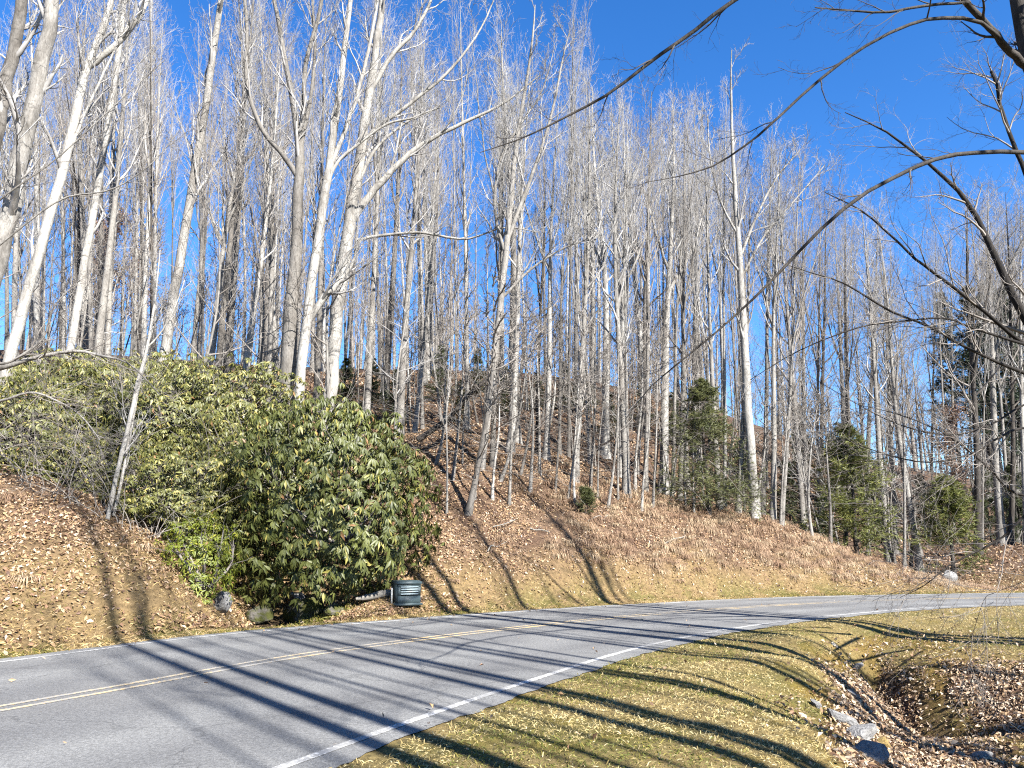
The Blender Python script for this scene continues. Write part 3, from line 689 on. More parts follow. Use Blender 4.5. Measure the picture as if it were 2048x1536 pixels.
# saplings on the slope and at the wood's edge
SG = 'saplings on the leafy slope'
SP = [(893, 1030, 905, 640), (905, 960, 925, 560), (948, 1000, 990, 640), (1018, 1010, 1035, 560), (1000, 960, 1060, 620), (1060, 985, 1050, 690), (1110, 985, 1120, 640), (1135, 1000, 1180, 620), (1195, 1000, 1215, 690), (1150, 1010, 1175, 740),
      (1215, 1015, 1235, 660), (1236, 1000, 1250, 690), (1283, 1022, 1305, 700), (1305, 1018, 1318, 660), (1372, 1020, 1385, 690), (1388, 1026, 1402, 640), (1180, 980, 1200, 600), (985, 1000, 1000, 720), (1040, 950, 1075, 640), (925, 930, 960, 600),
      (870, 930, 900, 640), (1080, 950, 1085, 600), (1270, 985, 1285, 620), (1605, 1062, 1620, 800), (1625, 1075, 1640, 780), (1790, 1130, 1795, 880), (1820, 1140, 1822, 900), (1735, 1112, 1730, 800), (1560, 1050, 1580, 760), (1660, 1085, 1650, 800), (1520, 1042, 1530, 780)]
def near_names(L_, what):                             # tell like things apart by the landmark tree they stand beside
    sl = {}
    for px, o in L_:
        x0, nm = min(LANDM, key=lambda l: abs(l[0] - px)); sl.setdefault((nm, 'left' if px < x0 else 'right'), []).append((abs(px - x0), o))
    for (nm, sd), q_ in sl.items():
        for q, (_, o) in enumerate(sorted(q_, key=lambda a: a[0])[:8]): o['label'] = f'{ORD[q]} {what} {sd} of the {nm}'
spl, inw = [], []
for k, (bx, by, tx, ty) in enumerate(SP):
    B = hit(bx, by, 17, 60); T = at(tx, ty, B[1])
    tr = place(SAPL[k % 5], B, unit(T - B), np.linalg.norm(T - B), pxr(bx, by, B[1], 4 + 3.5 * rp.random()), rp.random() * 6.28,
          'slender bare sapling standing on the leafy slope above the road' if bx < 1500 else 'slender bare sapling at the low end of the bank', 'sapling', SG if bx < 1500 else 'saplings by the low end of the bank'); spl.append((bx, tr))
n = 0
while n < 110:
    px = -40 + 1900 * rb_.random(); Y = 29 + 22 * rb_.random(); X = (px - 1024) / FPX * Y
    if px > 1450 and Y < 34: continue
    tr = place(SAPL[n % 5], (X, Y, gz(X, Y)), unit(np.array([0.12 * rb_.normal(), .1 * rb_.normal(), 1])), 4 + 6 * rb_.random(), 0.025 + 0.035 * rb_.random(), rb_.random() * 6.28,
          'slender bare sapling among the trunks on the wooded hillside', 'sapling', 'saplings inside the wood'); n += 1; inw.append((px, tr))
und = []
for k in range(24):
    px = -60 + 2080 * (k + rb_.random()) / 24; Y = (25 if px < 900 else 31) + 10 * rb_.random()
    if px > 1380: Y += 6
    X = (px - 1024) / FPX * Y; g = gz(X, Y)
    tr = place(UNDER[k % 2], (X, Y, g), unit(np.array([.1 * rb_.normal(), -.08, 1])), 7 + 6 * rb_.random(), .04 + .03 * rb_.random(), rb_.random() * 6.28, 'spreading understorey tree', 'tree', 'spreading understorey trees'); und.append((px, tr))
near_names(und, 'low spreading twiggy bare tree')
near_names(spl, 'slender bare sapling on the bank,'); near_names(inw, 'slender bare sapling deep among the trunks,')
# the sapling leaning before the thicket, two stems
hero('sapling', [[(216, 1035, 17, 13), (232, 960, 17, 12), (252, 870, 17, 12), (275, 770, 17, 11), (295, 690, 17, 9), (310, 600, 17, 6), (320, 500, 17, 3)],
                 [(228, 1030, 17.2, 9), (243, 960, 17.2, 8), (262, 860, 17.2, 7), (280, 760, 17.2, 6), (305, 660, 17.2, 5), (345, 590, 17.2, 3)],
                 [(290, 700, 17, 6), (318, 670, 17, 5), (345, 625, 17, 4), (370, 560, 17, 2)]],
     'pale twin-stemmed sapling leaning right in front of the thicket', M_PALE, M_TWIG, 111, (8, 5, 4), 1.1, .3, cat='sapling', twr=.004)

# --- trees standing to the right and behind the photographer; their trunks' shadows cross the road
SH = Vector((-SDIR.x, -SDIR.y, 0)).normalized(); SH = np.array(SH)
for k, (qx, qy, L, r, pi, H) in enumerate([(800, 1486, 10, .14, 0, 26), (862, 1440, 11.5, .14, 7, 25), (1076, 1357, 14, .16, 3, 25), (1138, 1333, 17, .17, 5, 24), (1290, 1289, 18, .11, 6, 22), (1464, 1317, 11, .13, 2, 20), (1884, 1255, 7, .22, 1, 22), (1750, 1240, 13, .12, 4, 21), (1775, 1330, 6.5, .24, 3, 24), (1482, 1383, 11, .12, 5, 22), (1240, 1420, 12, .15, 7, 23), (1850, 1290, 8, .2, 0, 22), (1640, 1235, 12, .15, 2, 22), (700, 1500, 19, .12, 2, 20), (620, 1420, 16, .05, 0, 18), (760, 1380, 15, .06, 0, 18), (980, 1400, 12, .055, 0, 17), (1010, 1320, 18, .06, 0, 18), (1180, 1400, 9, .06, 0, 18), (1350, 1340, 9, .07, 0, 18), (1420, 1300, 12, .05, 0, 18), (1560, 1270, 10, .06, 0, 18), (1660, 1260, 9, .06, 0, 18), (1120, 1480, 9, .07, 0, 18), (960, 1500, 8.5, .10, 0, 20), (350, 1400, 18, .05, 0, 19), (1900, 1300, 6.5, .08, 0, 19)]):
    Q = onz(qx, qy); b = Q - SH * L
    place(CASTER[k % 3], (b[0], b[1], gz(b[0], b[1])), unit(np.array([-.02, .0, 1])), H, r, k * 1.3, 'tall bare tree on the lawn beside the photographer, out of view', 'tree', 'trees on the near lawn')
# the near tree at the right edge with its long arching limbs
hero('near_tree', [[(2330, 1330, 9.0, 70), (2290, 1100, 9.0, 62), (2220, 700, 9.0, 56), (2130, 320, 9.0, 52), (2062, 120, 9.0, 48), (2025, -40, 9.0, 42), (1990, -220, 9, 34), (1960, -500, 9, 20)],
                   [(2050, 130, 9, 24), (2010, 92, 8.8, 19), (1965, 40, 8.6, 18), (1920, -8, 8.4, 16), (1860, -70, 8, 12), (1800, -160, 8, 6)],
                   [(2020, 98, 8.8, 13), (1960, 44, 8.5, 11), (1880, 36, 8.3, 10), (1810, 52, 8, 9), (1712, 104, 8, 8.5), (1622, 174, 8, 8), (1545, 246, 8, 7), (1500, 284, 8, 6), (1430, 330, 8, 5), (1360, 352, 8, 3), (1290, 365, 8, 2)],
                   [(2140, 330, 8.8, 20), (2060, 306, 8.4, 13), (1960, 304, 8, 12), (1880, 316, 7.8, 12), (1800, 348, 7.6, 11.5), (1710, 400, 7.5, 10.5), (1620, 480, 7.5, 9), (1530, 575, 7.5, 7.5), (1460, 640, 7.5, 6), (1390, 700, 7.5, 5), (1300, 775, 7.5, 3), (1250, 840, 7.5, 2)],
                   [(1985, -240, 8.5, 18), (1800, -190, 8, 15), (1620, -90, 7.6, 13), (1470, 0, 7.4, 12), (1380, 68, 7.4, 11), (1300, 124, 7.4, 10), (1210, 192, 7.4, 8), (1120, 240, 7.4, 6), (1040, 278, 7.4, 4), (960, 305, 7.4, 2)],
                   [(1940, 5, 8.4, 8), (1860, 10, 8.2, 8), (1770, 24, 8, 7), (1690, 20, 8, 5), (1630, 15, 8, 3)]],
     'near tree at the right edge whose long dark limbs arch across the sky', M_DARK, M_TWIGD, 120, (7, 4, 4), 0.9, .5, .6, twr=.0016, up=.0, wscale=.72)
hero('near_tree', [[(2420, 1260, 13, 60), (2330, 1050, 13, 54), (2200, 820, 13, 44), (2100, 700, 13, 36), (2040, 620, 13, 28), (1985, 500, 13, 22), (1945, 420, 13, 18), (1910, 375, 13, 15), (1845, 318, 13, 10), (1770, 262, 13, 7), (1690, 225, 13, 3)],
                   [(2140, 740, 13, 26), (2050, 690, 12.6, 16), (1970, 625, 12.4, 13), (1890, 562, 12.2, 11), (1832, 518, 12, 9.5), (1787, 476, 12, 8), (1722, 421, 12, 6), (1650, 385, 12, 3)],
                   [(2180, 800, 13, 20), (2045, 745, 12.4, 14), (1936, 697, 12, 10), (1862, 655, 12, 9), (1780, 622, 12, 8), (1690, 568, 12, 6), (1620, 545, 12, 4), (1560, 525, 12, 2)],
                   [(2120, 715, 13, 14), (2045, 688, 12.4, 11), (1943, 655, 12, 8), (1891, 637, 12, 7), (1797, 643, 12, 6), (1715, 656, 12, 5), (1600, 700, 12, 4), (1500, 760, 12, 2)],
                   [(2105, 480, 13, 20), (2050, 345, 13, 16), (2020, 270, 13, 14), (2002, 215, 13, 12), (1992, 165, 13, 13), (1982, 142, 13, 11)],
                   [(2250, 1000, 12, 18), (2048, 992, 11.4, 9), (1978, 935, 11, 8), (1935, 900, 11, 7), (1880, 862, 11, 5), (1800, 830, 11, 3), (1720, 810, 11, 2)],
                   [(2220, 880, 12, 18), (2060, 855, 11.4, 9), (1990, 880, 11, 8), (1950, 905, 11, 7), (1860, 925, 11, 5), (1760, 905, 11, 4), (1660, 865, 11, 2)],
                   [(2220, 900, 12, 18), (2120, 960, 11.4, 11), (2050, 1030, 11, 9), (2005, 1075, 11, 8), (1950, 1105, 11, 6), (1900, 1130, 11, 5), (1850, 1170, 11, 3), (1800, 1195, 11, 2)],
                   [(2200, 840, 12, 14), (2080, 800, 11.4, 8), (1980, 850, 11, 6), (1900, 870, 11, 5), (1800, 850, 11, 3.5), (1700, 800, 11, 2.5), (1600, 740, 11, 1.5)],
                   [(2220, 1040, 12, 9), (2120, 1105, 11.4, 3), (2050, 1160, 11, 2.5), (1990, 1185, 11, 2.2), (1968, 1200, 11, 2), (1945, 1270, 11, 2), (1930, 1310, 11, 1)]],
     'leaning tree at the right edge with drooping limbs reaching low over the road', M_DARK, M_TWIGB, 121, (11, 6, 4), 1.7, .35, .6, twr=.0017, up=.0, wscale=.56)
# bare limbs reaching in from the left edge
hero('bare_tree', [[(-160, 1080, 16, 34), (-130, 880, 16, 28), (-60, 760, 15.5, 17), (0, 738, 15, 14), (70, 716, 15, 11), (150, 702, 15, 9), (205, 712, 15, 7), (262, 730, 15, 5), (320, 790, 15, 3)],
                   [(-80, 700, 15.5, 12), (0, 728, 15, 8), (60, 700, 15, 7), (90, 670, 15, 5), (110, 610, 15, 4), (160, 560, 15, 2)],
                   [(-110, 820, 16, 12), (0, 802, 15, 8), (60, 785, 15, 7), (110, 800, 15, 5), (160, 830, 15, 4), (200, 880, 15, 3)],
                   [(-90, 500, 15.5, 10), (0, 400, 15, 5), (110, 320, 15, 4), (230, 210, 15, 3), (330, 120, 15, 2)],
                   [(-90, 560, 15.5, 10), (0, 490, 15, 5), (120, 400, 15, 5), (220, 380, 15, 4), (300, 330, 15, 3), (360, 260, 15, 2)]],
     'low bare limbs reaching in from the left edge over the thicket', M_GREY, M_TWIGB, 122, (9, 6, 4), 1.3, .4, .6, twr=.003, up=.05)

# ------------------------------------------------------------------ evergreen bushes
def leaves_mesh(C, D, Nn, Ln, Wd):
    """leaf blades: centre of the base C, direction D, face normal Nn, length, width -> verts (6 each), quads (2 each)"""
    Sd = unit(np.cross(D, Nn)); L = Ln[:, None]; Wd = Wd[:, None]
    fold = Nn * Wd * 0.22
    v = np.stack([C, C + D * L * 0.45 + Sd * Wd / 2 + fold, C + D * L + Nn * -0.06 * L, C + D * L * 0.45 - Sd * Wd / 2 + fold, C + D * L * 0.2, C + D * L * 0.75], 1)
    n = len(C); b = np.arange(n)[:, None] * 6
    F = np.concatenate([b + [[0, 1, 5, 4]], b + [[0, 4, 5, 3]], ], 0)
    F2 = np.concatenate([b + [[1, 2, 5]], b + [[5, 2, 3]]], 0)
    F = np.concatenate([F, np.hstack([F2, F2[:, 2:3]])], 0)
    return v.reshape(-1, 3), F
def build_cols(name, V, F, cols, mat, parent=None):
    b = MB(); b.V, b.F, b.n = [V], [F], len(V)
    o = b.build(name, mat, parent, False)
    a = o.data.attributes.new('Col', 'FLOAT_COLOR', 'POINT'); c = np.ones((len(V), 4), np.float32); c[:, :3] = cols
    a.data.foreach_set('color', c.ravel()); return o
def rhodo(name, seed, rx, ry, rz, nwh, leaf, cols, droop=0.75, per=7, z0=-0.15, lump=0.22, stems=10, yellow=0.06):
    rg = np.random.default_rng(seed)
    root = empty(name)
    u = rg.random(nwh) * 2 * np.pi; cz = rg.uniform(z0, 1, nwh); s = np.sqrt(np.clip(1 - cz ** 2, 0, 1))
    N = np.stack([np.cos(u) * s, np.sin(u) * s, cz], 1)
    lm = 1 + lump * (fbm(u * 1.9 + 5, cz * 3.1, seed, 3) - 0.5) * 2 + 0.10 * (vnoise(u * 5, cz * 7, seed) - .5)
    shell = 1 - 0.42 * rg.random(nwh) ** 2.2
    P = N * lm[:, None] * shell[:, None] * np.array([rx, ry, rz])
    P[:, 2] += 0.0
    up = unit(N * np.array([1, 1, .6]) + np.array([0, 0, .55]) + rg.normal(0, .3, N.shape))
    ref = unit(rg.normal(0, 1, up.shape)); U = unit(np.cross(up, ref)); W = np.cross(up, U)
    k = per; ang = (np.arange(k)[None] * 2 * np.pi / k + rg.normal(0, .25, (nwh, k)))
    rad = np.cos(ang)[..., None] * U[:, None] + np.sin(ang)[..., None] * W[:, None]
    dr = (droop + rg.normal(0, .25, (nwh, k)))[..., None]
    D = unit(rad * np.cos(dr) + np.array([0, 0, -1.0]) * np.sin(dr) + 0.25 * up[:, None] * (1 - np.sin(dr)))
    Sd = unit(np.cross(D, up[:, None] + 1e-3)); Nn = unit(np.cross(Sd, D)); Nn = Nn * np.sign((Nn * up[:, None]).sum(-1, keepdims=True) + 1e-6)
    C = np.repeat(P[:, None], k, 1) + rad * 0.015
    n = nwh * k
    Ln = leaf * (0.65 + 0.6 * rg.random(n)) * np.repeat(.78 + .4 * rg.random(nwh), k); Wd = Ln * (0.24 + .08 * rg.random(n))
    V, F = leaves_mesh(C.reshape(-1, 3), D.reshape(-1, 3), Nn.reshape(-1, 3), Ln, Wd)
    t = rg.random(nwh)[:, None] * np.ones((1, k)) * .6 + rg.random((nwh, k)) * .4; t = t.reshape(-1, 1)
    c = np.array(cols[0]) * (1 - t) + np.array(cols[1]) * t
    ye = (rg.random(n) < yellow)[:, None]; c = np.where(ye, np.array(cols[2]), c); c = np.where((rg.random(n) < .012)[:, None], np.array((.36, .19, .08)), c)
    build_cols('foliage', V, F, np.repeat(c, 6, 0), M_RHODO, root)
    b = MB()
    for q in range(stems):                            # crooked stems from the foot into the crown
        a = rg.random() * 6.28; e = np.array([np.cos(a) * rx, np.sin(a) * ry, rz * (.2 + .6 * rg.random())]) * .8
        st = np.array([.25 * rg.normal(), .25 * rg.normal(), -rz * .25 - .3])
        mid = st * .4 + e * .6 + rg.normal(0, .15, 3); mid[2] -= .2 * rz
        pp = spline([st, mid, e], 9); b.tubes(pp, np.linspace(.045, .012, 9), 5)
        A, ra = grow(rg, pp[None], np.linspace(.045, .012, 9)[None], 6, .4, 1, .7, .4, .1, 5, .5, .2, .006); b.tubes(A, ra, 3)
    b.build('stems', M_TWIGB, root)
    return root
RC = ((.055, .07, .016), (.20, .215, .055), (.40, .35, .085))
big = rhodo('rhododendron_bush', 301, 2.75, 2.5, 2.75, 3300, .20, RC, 1.0, 7, -0.85, .22)
pc = at(657, 1000, 19.6); big.location = (pc[0], pc[1], 2.55)
tag(big, 'large rounded rhododendron bush with drooping leaves beside the dark box', 'bush')
RC2 = ((.065, .075, .018), (.26, .26, .065), (.44, .38, .11))
tproto = [rhodo('rhododendron_bush', 310 + q, 2.3, 1.9, 1.9, 1850, .165, RC2, .85, 7, -.7, .42, 26, .14) for q in range(3)]
TH = [(60, 840, 20.5, 1.05, 'leftmost bush of the thicket, its foot bare and twiggy'), (-60, 800, 22.5, 1.1, 'bush cut by the left edge, above the leafy bank'), (200, 800, 21.5, 1.1, 'middle bush of the thicket, left of the leaning sapling'),
      (330, 800, 21.5, 1.05, 'bush behind the leaning sapling with open twiggy gaps'), (450, 800, 22.5, 1.1, 'yellow-topped bush behind the round bush'), (350, 930, 18.6, .8, 'lower front bush of the thicket right of the leaning sapling'),
      (500, 890, 21, 1.0, 'bush filling the gap between thicket and round bush'), (140, 900, 19.4, .62, 'low sparse bush at the foot of the thicket above the leafy bank'), (120, 780, 24.5, 1.2, 'rear bush along the thicket top near the left edge'), (300, 770, 25, 1.15, 'rear bush at the middle of the thicket top'), (420, 1010, 19.2, .62, 'small bush tucked between the thicket and the yellow-green shrub')]
for k, (px, py, Y, sc, lab) in enumerate(TH):
    o = tproto[k] if k < 3 else copy_tree(tproto[k % 3])
    p = at(px, py + 48, Y); o.location = p; o.scale = (sc, sc, sc * .88); o.rotation_euler = (0, 0, k * 1.7)
    tag(o, lab, 'bush', 'rhododendrons of the thicket')
yc = rhodo('yellow_green_shrub', 330, .85, .75, 1.0, 650, .10, ((.12, .16, .018), (.28, .31, .03), (.42, .40, .05)), .45, 6, -.85, .2, 6, .1)
p = at(400, 1120, 16.6); yc.location = p
tag(yc, 'bright yellow-green shrub below the thicket beside the brook', 'shrub')
# twiggy bare undergrowth at the thicket's foot
def bramble(seed, w_, h_, nst, mat):
    rg = np.random.default_rng(seed); root = empty('bare_shrub'); b = MB()
    a = rg.random(nst) * 6.28; s0 = np.stack([rg.normal(0, w_ * .25, nst), rg.normal(0, w_ * .2, nst), np.full(nst, -.1)], 1)
    d = unit(np.stack([np.cos(a) * .7, np.sin(a) * .5, .5 + rg.random(nst)], 1)); pts = [s0]; L = h_ * (.7 + .7 * rg.random((nst, 1)))
    for k in range(9): d = unit(d + rg.normal(0, .16, d.shape) + np.array([0, 0, -.11])); pts.append(pts[-1] + d * L / 6)
    P = np.stack(pts, 1); r = np.linspace(.013, .004, 10)[None].repeat(nst, 0); b.tubes(P, r, 4)
    b.build('stem', mat, root); c = MB()
    A, ra = grow(rg, P, r, 6, .2, 1, .8, .35, 0, 5, .6, .22, .0035); c.tubes(A, ra, 3)
    B2, r2 = grow(rg, A, ra, 3, .3, 1, .7, .5, 0, 3, .7, .2, .003); c.tubes(B2, r2, 3)
    c.build('twigs', mat, root); return root
br = [bramble(350, 1.6, 1.7, 12, M_TWIGB), bramble(351, 1.6, 1.5, 10, M_TWIGB)]
BR = [(50, 985, 17.2, 1.0, 'tangled bare shrub at the top of the leafy bank by the left edge'), (130, 1000, 17.0, .9, 'bare tangled shrub left of the leaning sapling foot'), (280, 1050, 17.0, .9, 'bare tangled shrub right of the leaning sapling foot'), (-40, 960, 17.4, 1.1, 'bare shrub cut by the left edge above the bank'), (330, 1000, 18.0, 1.0, 'grey twiggy shrub before the lower front bush'), (200, 900, 18.6, 1.1, 'grey twigs tangled through the middle of the thicket')]
for k, (px, py, Y, sc, lab) in enumerate(BR):
    o = br[k] if k < 2 else copy_tree(br[k % 2]); p = at(px, py, Y); g = gz(p[0], p[1]); o.location = (p[0], p[1], max(g, p[2] - .6) if k == 5 else g)
    o.scale = (sc,) * 3; o.rotation_euler = (0, 0, k * 2.1); tag(o, lab, 'shrub')

# conifers: whorls of branches carrying needle sprays
def conifer(name, seed, H, Rb, c0, c1, nb, needle, droop, z0=.06, dens=1.0, sparse=0.0, r0=.09):
    rg = np.random.default_rng(seed); root = empty(name)
    P, r = stem_path(rg, H, r0, 14, .15, .3); t = MB(); t.tubes(P, r, 8); t.build('trunk', M_DARK, root)
    tt = np.sort(z0 + (1 - z0) * rg.random(nb) ** .85); L = Rb * (1 - tt) ** .75 * (.6 + .6 * rg.random(nb)) + .12
    az = np.arange(nb) * 2.399 + rg.normal(0, .3, nb)
    d = np.stack([np.cos(az), np.sin(az), np.full(nb, .25)], 1); d = unit(d); p = np.stack([np.interp(tt, np.linspace(0, 1, 14), P[:, k]) for k in range(3)], 1)
    pts = [p.copy()]
    for k in range(6): d = unit(d + np.array([0, 0, -droop]) + rg.normal(0, .06, d.shape)); p = p + d * L[:, None] / 6; pts.append(p.copy())
    Q = np.stack(pts, 1); rr = (.006 + .012 * (1 - tt))[:, None] * np.linspace(1, .35, 7)[None]
    b = MB(); b.tubes(Q, rr, 4)
    A, ra = grow(rg, Q, rr, 13, .12, 1, .85, .38, -droop * .3, 4, .6, .1, .003); A[:, :, 2] -= 0.0
    b.tubes(A, ra, 3); b.build('branches', M_TWIGD, root)
    # needles along the side sprays
    m = int(38 * dens); B = len(A); f = rg.random((B, m)); x = f * 3; i = np.clip(x.astype(int), 0, 2); fr = (x - i)[..., None]; bi = np.arange(B)[:, None]
    C = A[bi, i] * (1 - fr) + A[bi, i + 1] * fr; T = unit(A[bi, i + 1] - A[bi, i])
    rnd = unit(rg.normal(0, 1, T.shape)); D = unit(T * .6 + rnd * np.array([1, 1, .45])); Nn = unit(np.cross(D, rg.normal(0, 1, D.shape)) + np.array([0, 0, .8]))
    n = B * m; Ln = needle * (.6 + .7 * rg.random(n)); Wd = Ln * .17
    C, D, Nn = C.reshape(-1, 3), D.reshape(-1, 3), Nn.reshape(-1, 3); Sd = unit(np.cross(D, Nn)) * Wd[:, None] / 2
    V = np.stack([C - Sd, C + Sd, C + D * Ln[:, None]], 1).reshape(-1, 3); F = np.arange(n * 3).reshape(-1, 3)
    tcol = np.repeat(rg.random(B), m)[:, None]; c = np.array(c0) * (1 - tcol) + np.array(c1) * tcol
    mesh_np('foliage', V, F, M_NEEDLE, root, np.repeat(c, 3, 0))
    return root
def conif_at(o, bx, by, H, H0, lab, cat, sxy=1.0, group=None, Y=None, rz=0.0):
    B = hit(bx, by, 18, 70) if Y is None else np.array([*at(bx, by, Y)[:2], 0])
    if Y is not None: B[2] = gz(B[0], B[1])
    o.location = B - np.array([0, 0, .05]); o.scale = (sxy * H / H0, sxy * H / H0, H / H0); o.rotation_euler = (0, 0, rz); tag(o, lab, cat, group)
hem = conifer('hemlock_tree', 401, 5.0, 2.0, (.07, .085, .028), (.27, .28, .10), 100, .12, .055, .04, .8)
conif_at(hem, 1418, 1028, 5.0, 5.0, 'dense dark green hemlock on the bank crest left of the thick grey trunk', 'tree')
PC = ((.12, .14, .03), (.28, .29, .075))
pin = [conifer('pine_sapling', 402, 5.0, 2.1, *PC, 62, .20, -.03, .04, .6), conifer('pine_sapling', 403, 4.0, 1.7, *PC, 50, .20, -.03, .05, .6)]
conif_at(pin[0], 1715, 1105, 5.4, 5.0, 'larger feathery pine sapling behind the low end of the bank', 'tree', Y=31.5)
conif_at(pin[1], 1905, 1120, 4.2, 4.0, 'smaller feathery pine sapling right of the two pale trunks', 'tree', Y=34)
ug = conifer('evergreen_tree', 404, 6.0, 1.6, (.05, .068, .026), (.14, .165, .06), 60, .17, .03, .08, .8)
UGS = [(880, 800, 40, 3.2), (955, 790, 44, 3), (1130, 830, 44, 3), (745, 790, 37, 2.6), (1575, 980, 40, 3.6), (1645, 1000, 38, 3.2), (1690, 1000, 46, 5.5), (1610, 960, 50, 5), (1760, 1040, 42, 3.6), (1850, 1060, 44, 3.6), (1480, 960, 42, 3), (1350, 930, 45, 3.4), (1220, 880, 41, 2.6), (1980, 1050, 45, 5), (2040, 1050, 42, 4.5), (690, 800, 33, 3.0), (790, 830, 34, 2.6), (1010, 830, 39, 2.8), (1075, 850, 42, 2.4), (1170, 860, 45, 3.2), (1290, 900, 46, 3.4), (920, 830, 36, 2.2), (1410, 960, 48, 4)]
ugl = []
for k, (px, py, Y, H) in enumerate(UGS):
    o = ug if k == 0 else copy_tree(ug); ugl.append((px, o))
    conif_at(o, px, py, H, 6.0, 'dark evergreen understorey tree among the trunks on the hillside' if px < 1400 else 'dark evergreen understorey tree in the shaded right-hand wood', 'tree', 1.0, 'evergreens inside the wood' if px < 1400 else 'evergreens of the right-hand wood', Y, k * 1.1)
near_names(ugl, 'dark evergreen understorey tree')
tallp = conifer('pine_tree', 405, 16.0, 2.6, (.03, .05, .026), (.08, .11, .055), 60, .30, .0, .35, .55, r0=.2)
for k, (px, Y, H) in enumerate([(1990, 50, 17), (2060, 46, 16), (2030, 58, 18), (1930, 62, 17), (2110, 52, 17)]):
    o = tallp if k == 0 else copy_tree(tallp)
    conif_at(o, px, 1000, H, 16.0, 'tall dark pine in the wood at the right edge', 'tree', 1.0, 'tall pines at the right edge', Y, k * 1.3)
tuft = conifer('evergreen_shrub', 406, 1.0, .42, (.06, .075, .025), (.18, .19, .06), 34, .11, -.14, .03, .35, r0=.02)
conif_at(tuft, 1168, 1030, .85, 1.0, 'small dark evergreen shrub alone on the leafy bank', 'shrub')
# trees still holding brown leaves
def brown_tree(seed, H, Rw, colA, colB):
    rg = np.random.default_rng(seed); root = empty('brown_leaved_tree'); P, r = stem_path(rg, H, .12, 12, .3); b = MB(); b.tubes(P, r, 8); b.build('trunk', M_GREY, root)
    c = MB(); A, ra = grow(rg, P[None], r[None], 22, .2, .98, .8, Rw, .12, 6, .5, .15, .012, lambda t: 1.1 - .8 * t); c.tubes(A, ra, 4)
    B2, rb = grow(rg, A, ra, 8, .2, 1, .7, .45, .05, 4, .6, .2, .006); c.tubes(B2, rb, 3); c.build('crown', M_TWIGB, root)
    n = 4200; bi = rg.integers(0, len(B2), n); q = rg.integers(0, 4, n); C = B2[bi, q] + rg.normal(0, .12, (n, 3)); D = unit(rg.normal(0, 1, (n, 3)) + np.array([0, 0, -.5])); Nn = unit(rg.normal(0, 1, (n, 3)))
    V, F = leaves_mesh(C, D, Nn, .12 + .06 * rg.random(n), .07 + .03 * rg.random(n)); t = rg.random((n, 1)); build_cols('foliage', V, F, np.repeat(np.array(colA) * (1 - t) + np.array(colB) * t, 6, 0), M_LEAF, root)
    return root
bt = brown_tree(501, 9, 2.6, (.36, .22, .15), (.48, .32, .23))
conif_at(bt, 1905, 900, 8, 9, 'tree still holding russet leaves in the right-hand wood', 'tree', 1.0, None, 46)
for (px, Y, H, lab) in [(190, 66, 14, 'left of two brown-leaved trees behind the slim pale trunks'), (265, 70, 12, 'right of two brown-leaved trees behind the slim pale trunks')]:
    o = copy_tree(bt); conif_at(o, px, 700, H, 9, lab, 'tree', 1.0, 'brown-leaved trees on the left hillside', Y, px)

# ------------------------------------------------------------------ box, stones, fallen wood
pb = onz(811, 1207, .06); pb = hit(811, 1207, 15, 24)
box = empty('utility_box', (pb[0], pb[1], pb[2] - .02), R(30))
tag(box, 'dark green louvred utility box on the grass beside the round bush', 'utility box')
BW, BD, BH = .56, .44, .46
b = MB(); b.box((0, BD/2 - .015, BH/2), (BW, .03, BH)); b.box((-BW/2 + .015, 0, BH/2), (.03, BD - .06, BH)); b.box((BW/2 - .015, 0, BH/2), (.03, BD - .06, BH))
b.box((0, -BD/2 + .015, .10), (BW - .002, .03, .20)); b.box((0, -BD/2 + .015, BH - .03), (BW - .002, .03, .06))
for s_ in (-1, 1): b.box((s_ * (BW/2 - .035), -BD/2 + .015, .30), (.068, .028, .198))
b.build('body', M_BOX, box, False)
b = MB(); b.box((0, -BD/2 + .06, .29), (BW - .1, .01, .20)); b.build('inner_panel', M_BOXIN, box, False)
b = MB(); b.box((0, 0, BH + .03), (BW + .05, BD + .05, .055), None, .95); b.box((0, 0, BH + .068), (BW - .0, BD - .0, .02), None, .9); b.build('lid', M_BOX, box, False)
b = MB(); b.box((0, 0, .012), (BW + .08, BD + .08, .05)); b.build('base', M_BOX, box, False)
b = MB(); b.box((0, 0, 0), (BW - .13, .040, .010), np.array(Matrix.Rotation(R(38), 3, 'X'))); sl = b.build('louvre_slat', M_SLAT, box, False); sl.location = (0, -BD/2 - .005, .245)
for k in range(1, 4):
    c = sl.copy(); COL.objects.link(c); c.parent = box; c.location = (0, -BD/2 - .005, .245 + .052 * k)
def boulder(name, loc, dim, mat, seed, label, cat='rock', group=None, rz=0, ang=.35):
    rg = np.random.default_rng(seed)
    import bmesh
    bm = bmesh.new(); bmesh.ops.create_icosphere(bm, subdivisions=3, radius=.5)
    pl = unit(rg.normal(0, 1, (13, 3))); pd = .22 + .18 * rg.random(13)
    for v in bm.verts:
        c = np.array(v.co)
        for n_, d_ in zip(pl, pd):
            k = c @ n_
            if k > d_: c = c - n_ * (k - d_) * .93
        c = c + rg.normal(0, .003, 3); v.co = Vector(c * 1.35)
    me = bpy.data.meshes.new(name); bm.to_mesh(me); bm.free(); me.materials.append(mat)
    o = bpy.data.objects.new(name, me); COL.objects.link(o); o.location = loc; o.scale = dim; o.rotation_euler = (rg.normal(0, ang), rg.normal(0, ang), rz); tag(o, label, cat, group); return o
def bould_at(px, py, dim, mat, seed, label, sink=.25, rz=0, y0=6, y1=40, ang=.3):
    B = hit(px, py, y0, y1); return boulder('rock', (B[0], B[1], B[2] + dim[2] * (.5 - sink)), dim, mat, seed, label, rz=rz, ang=ang)
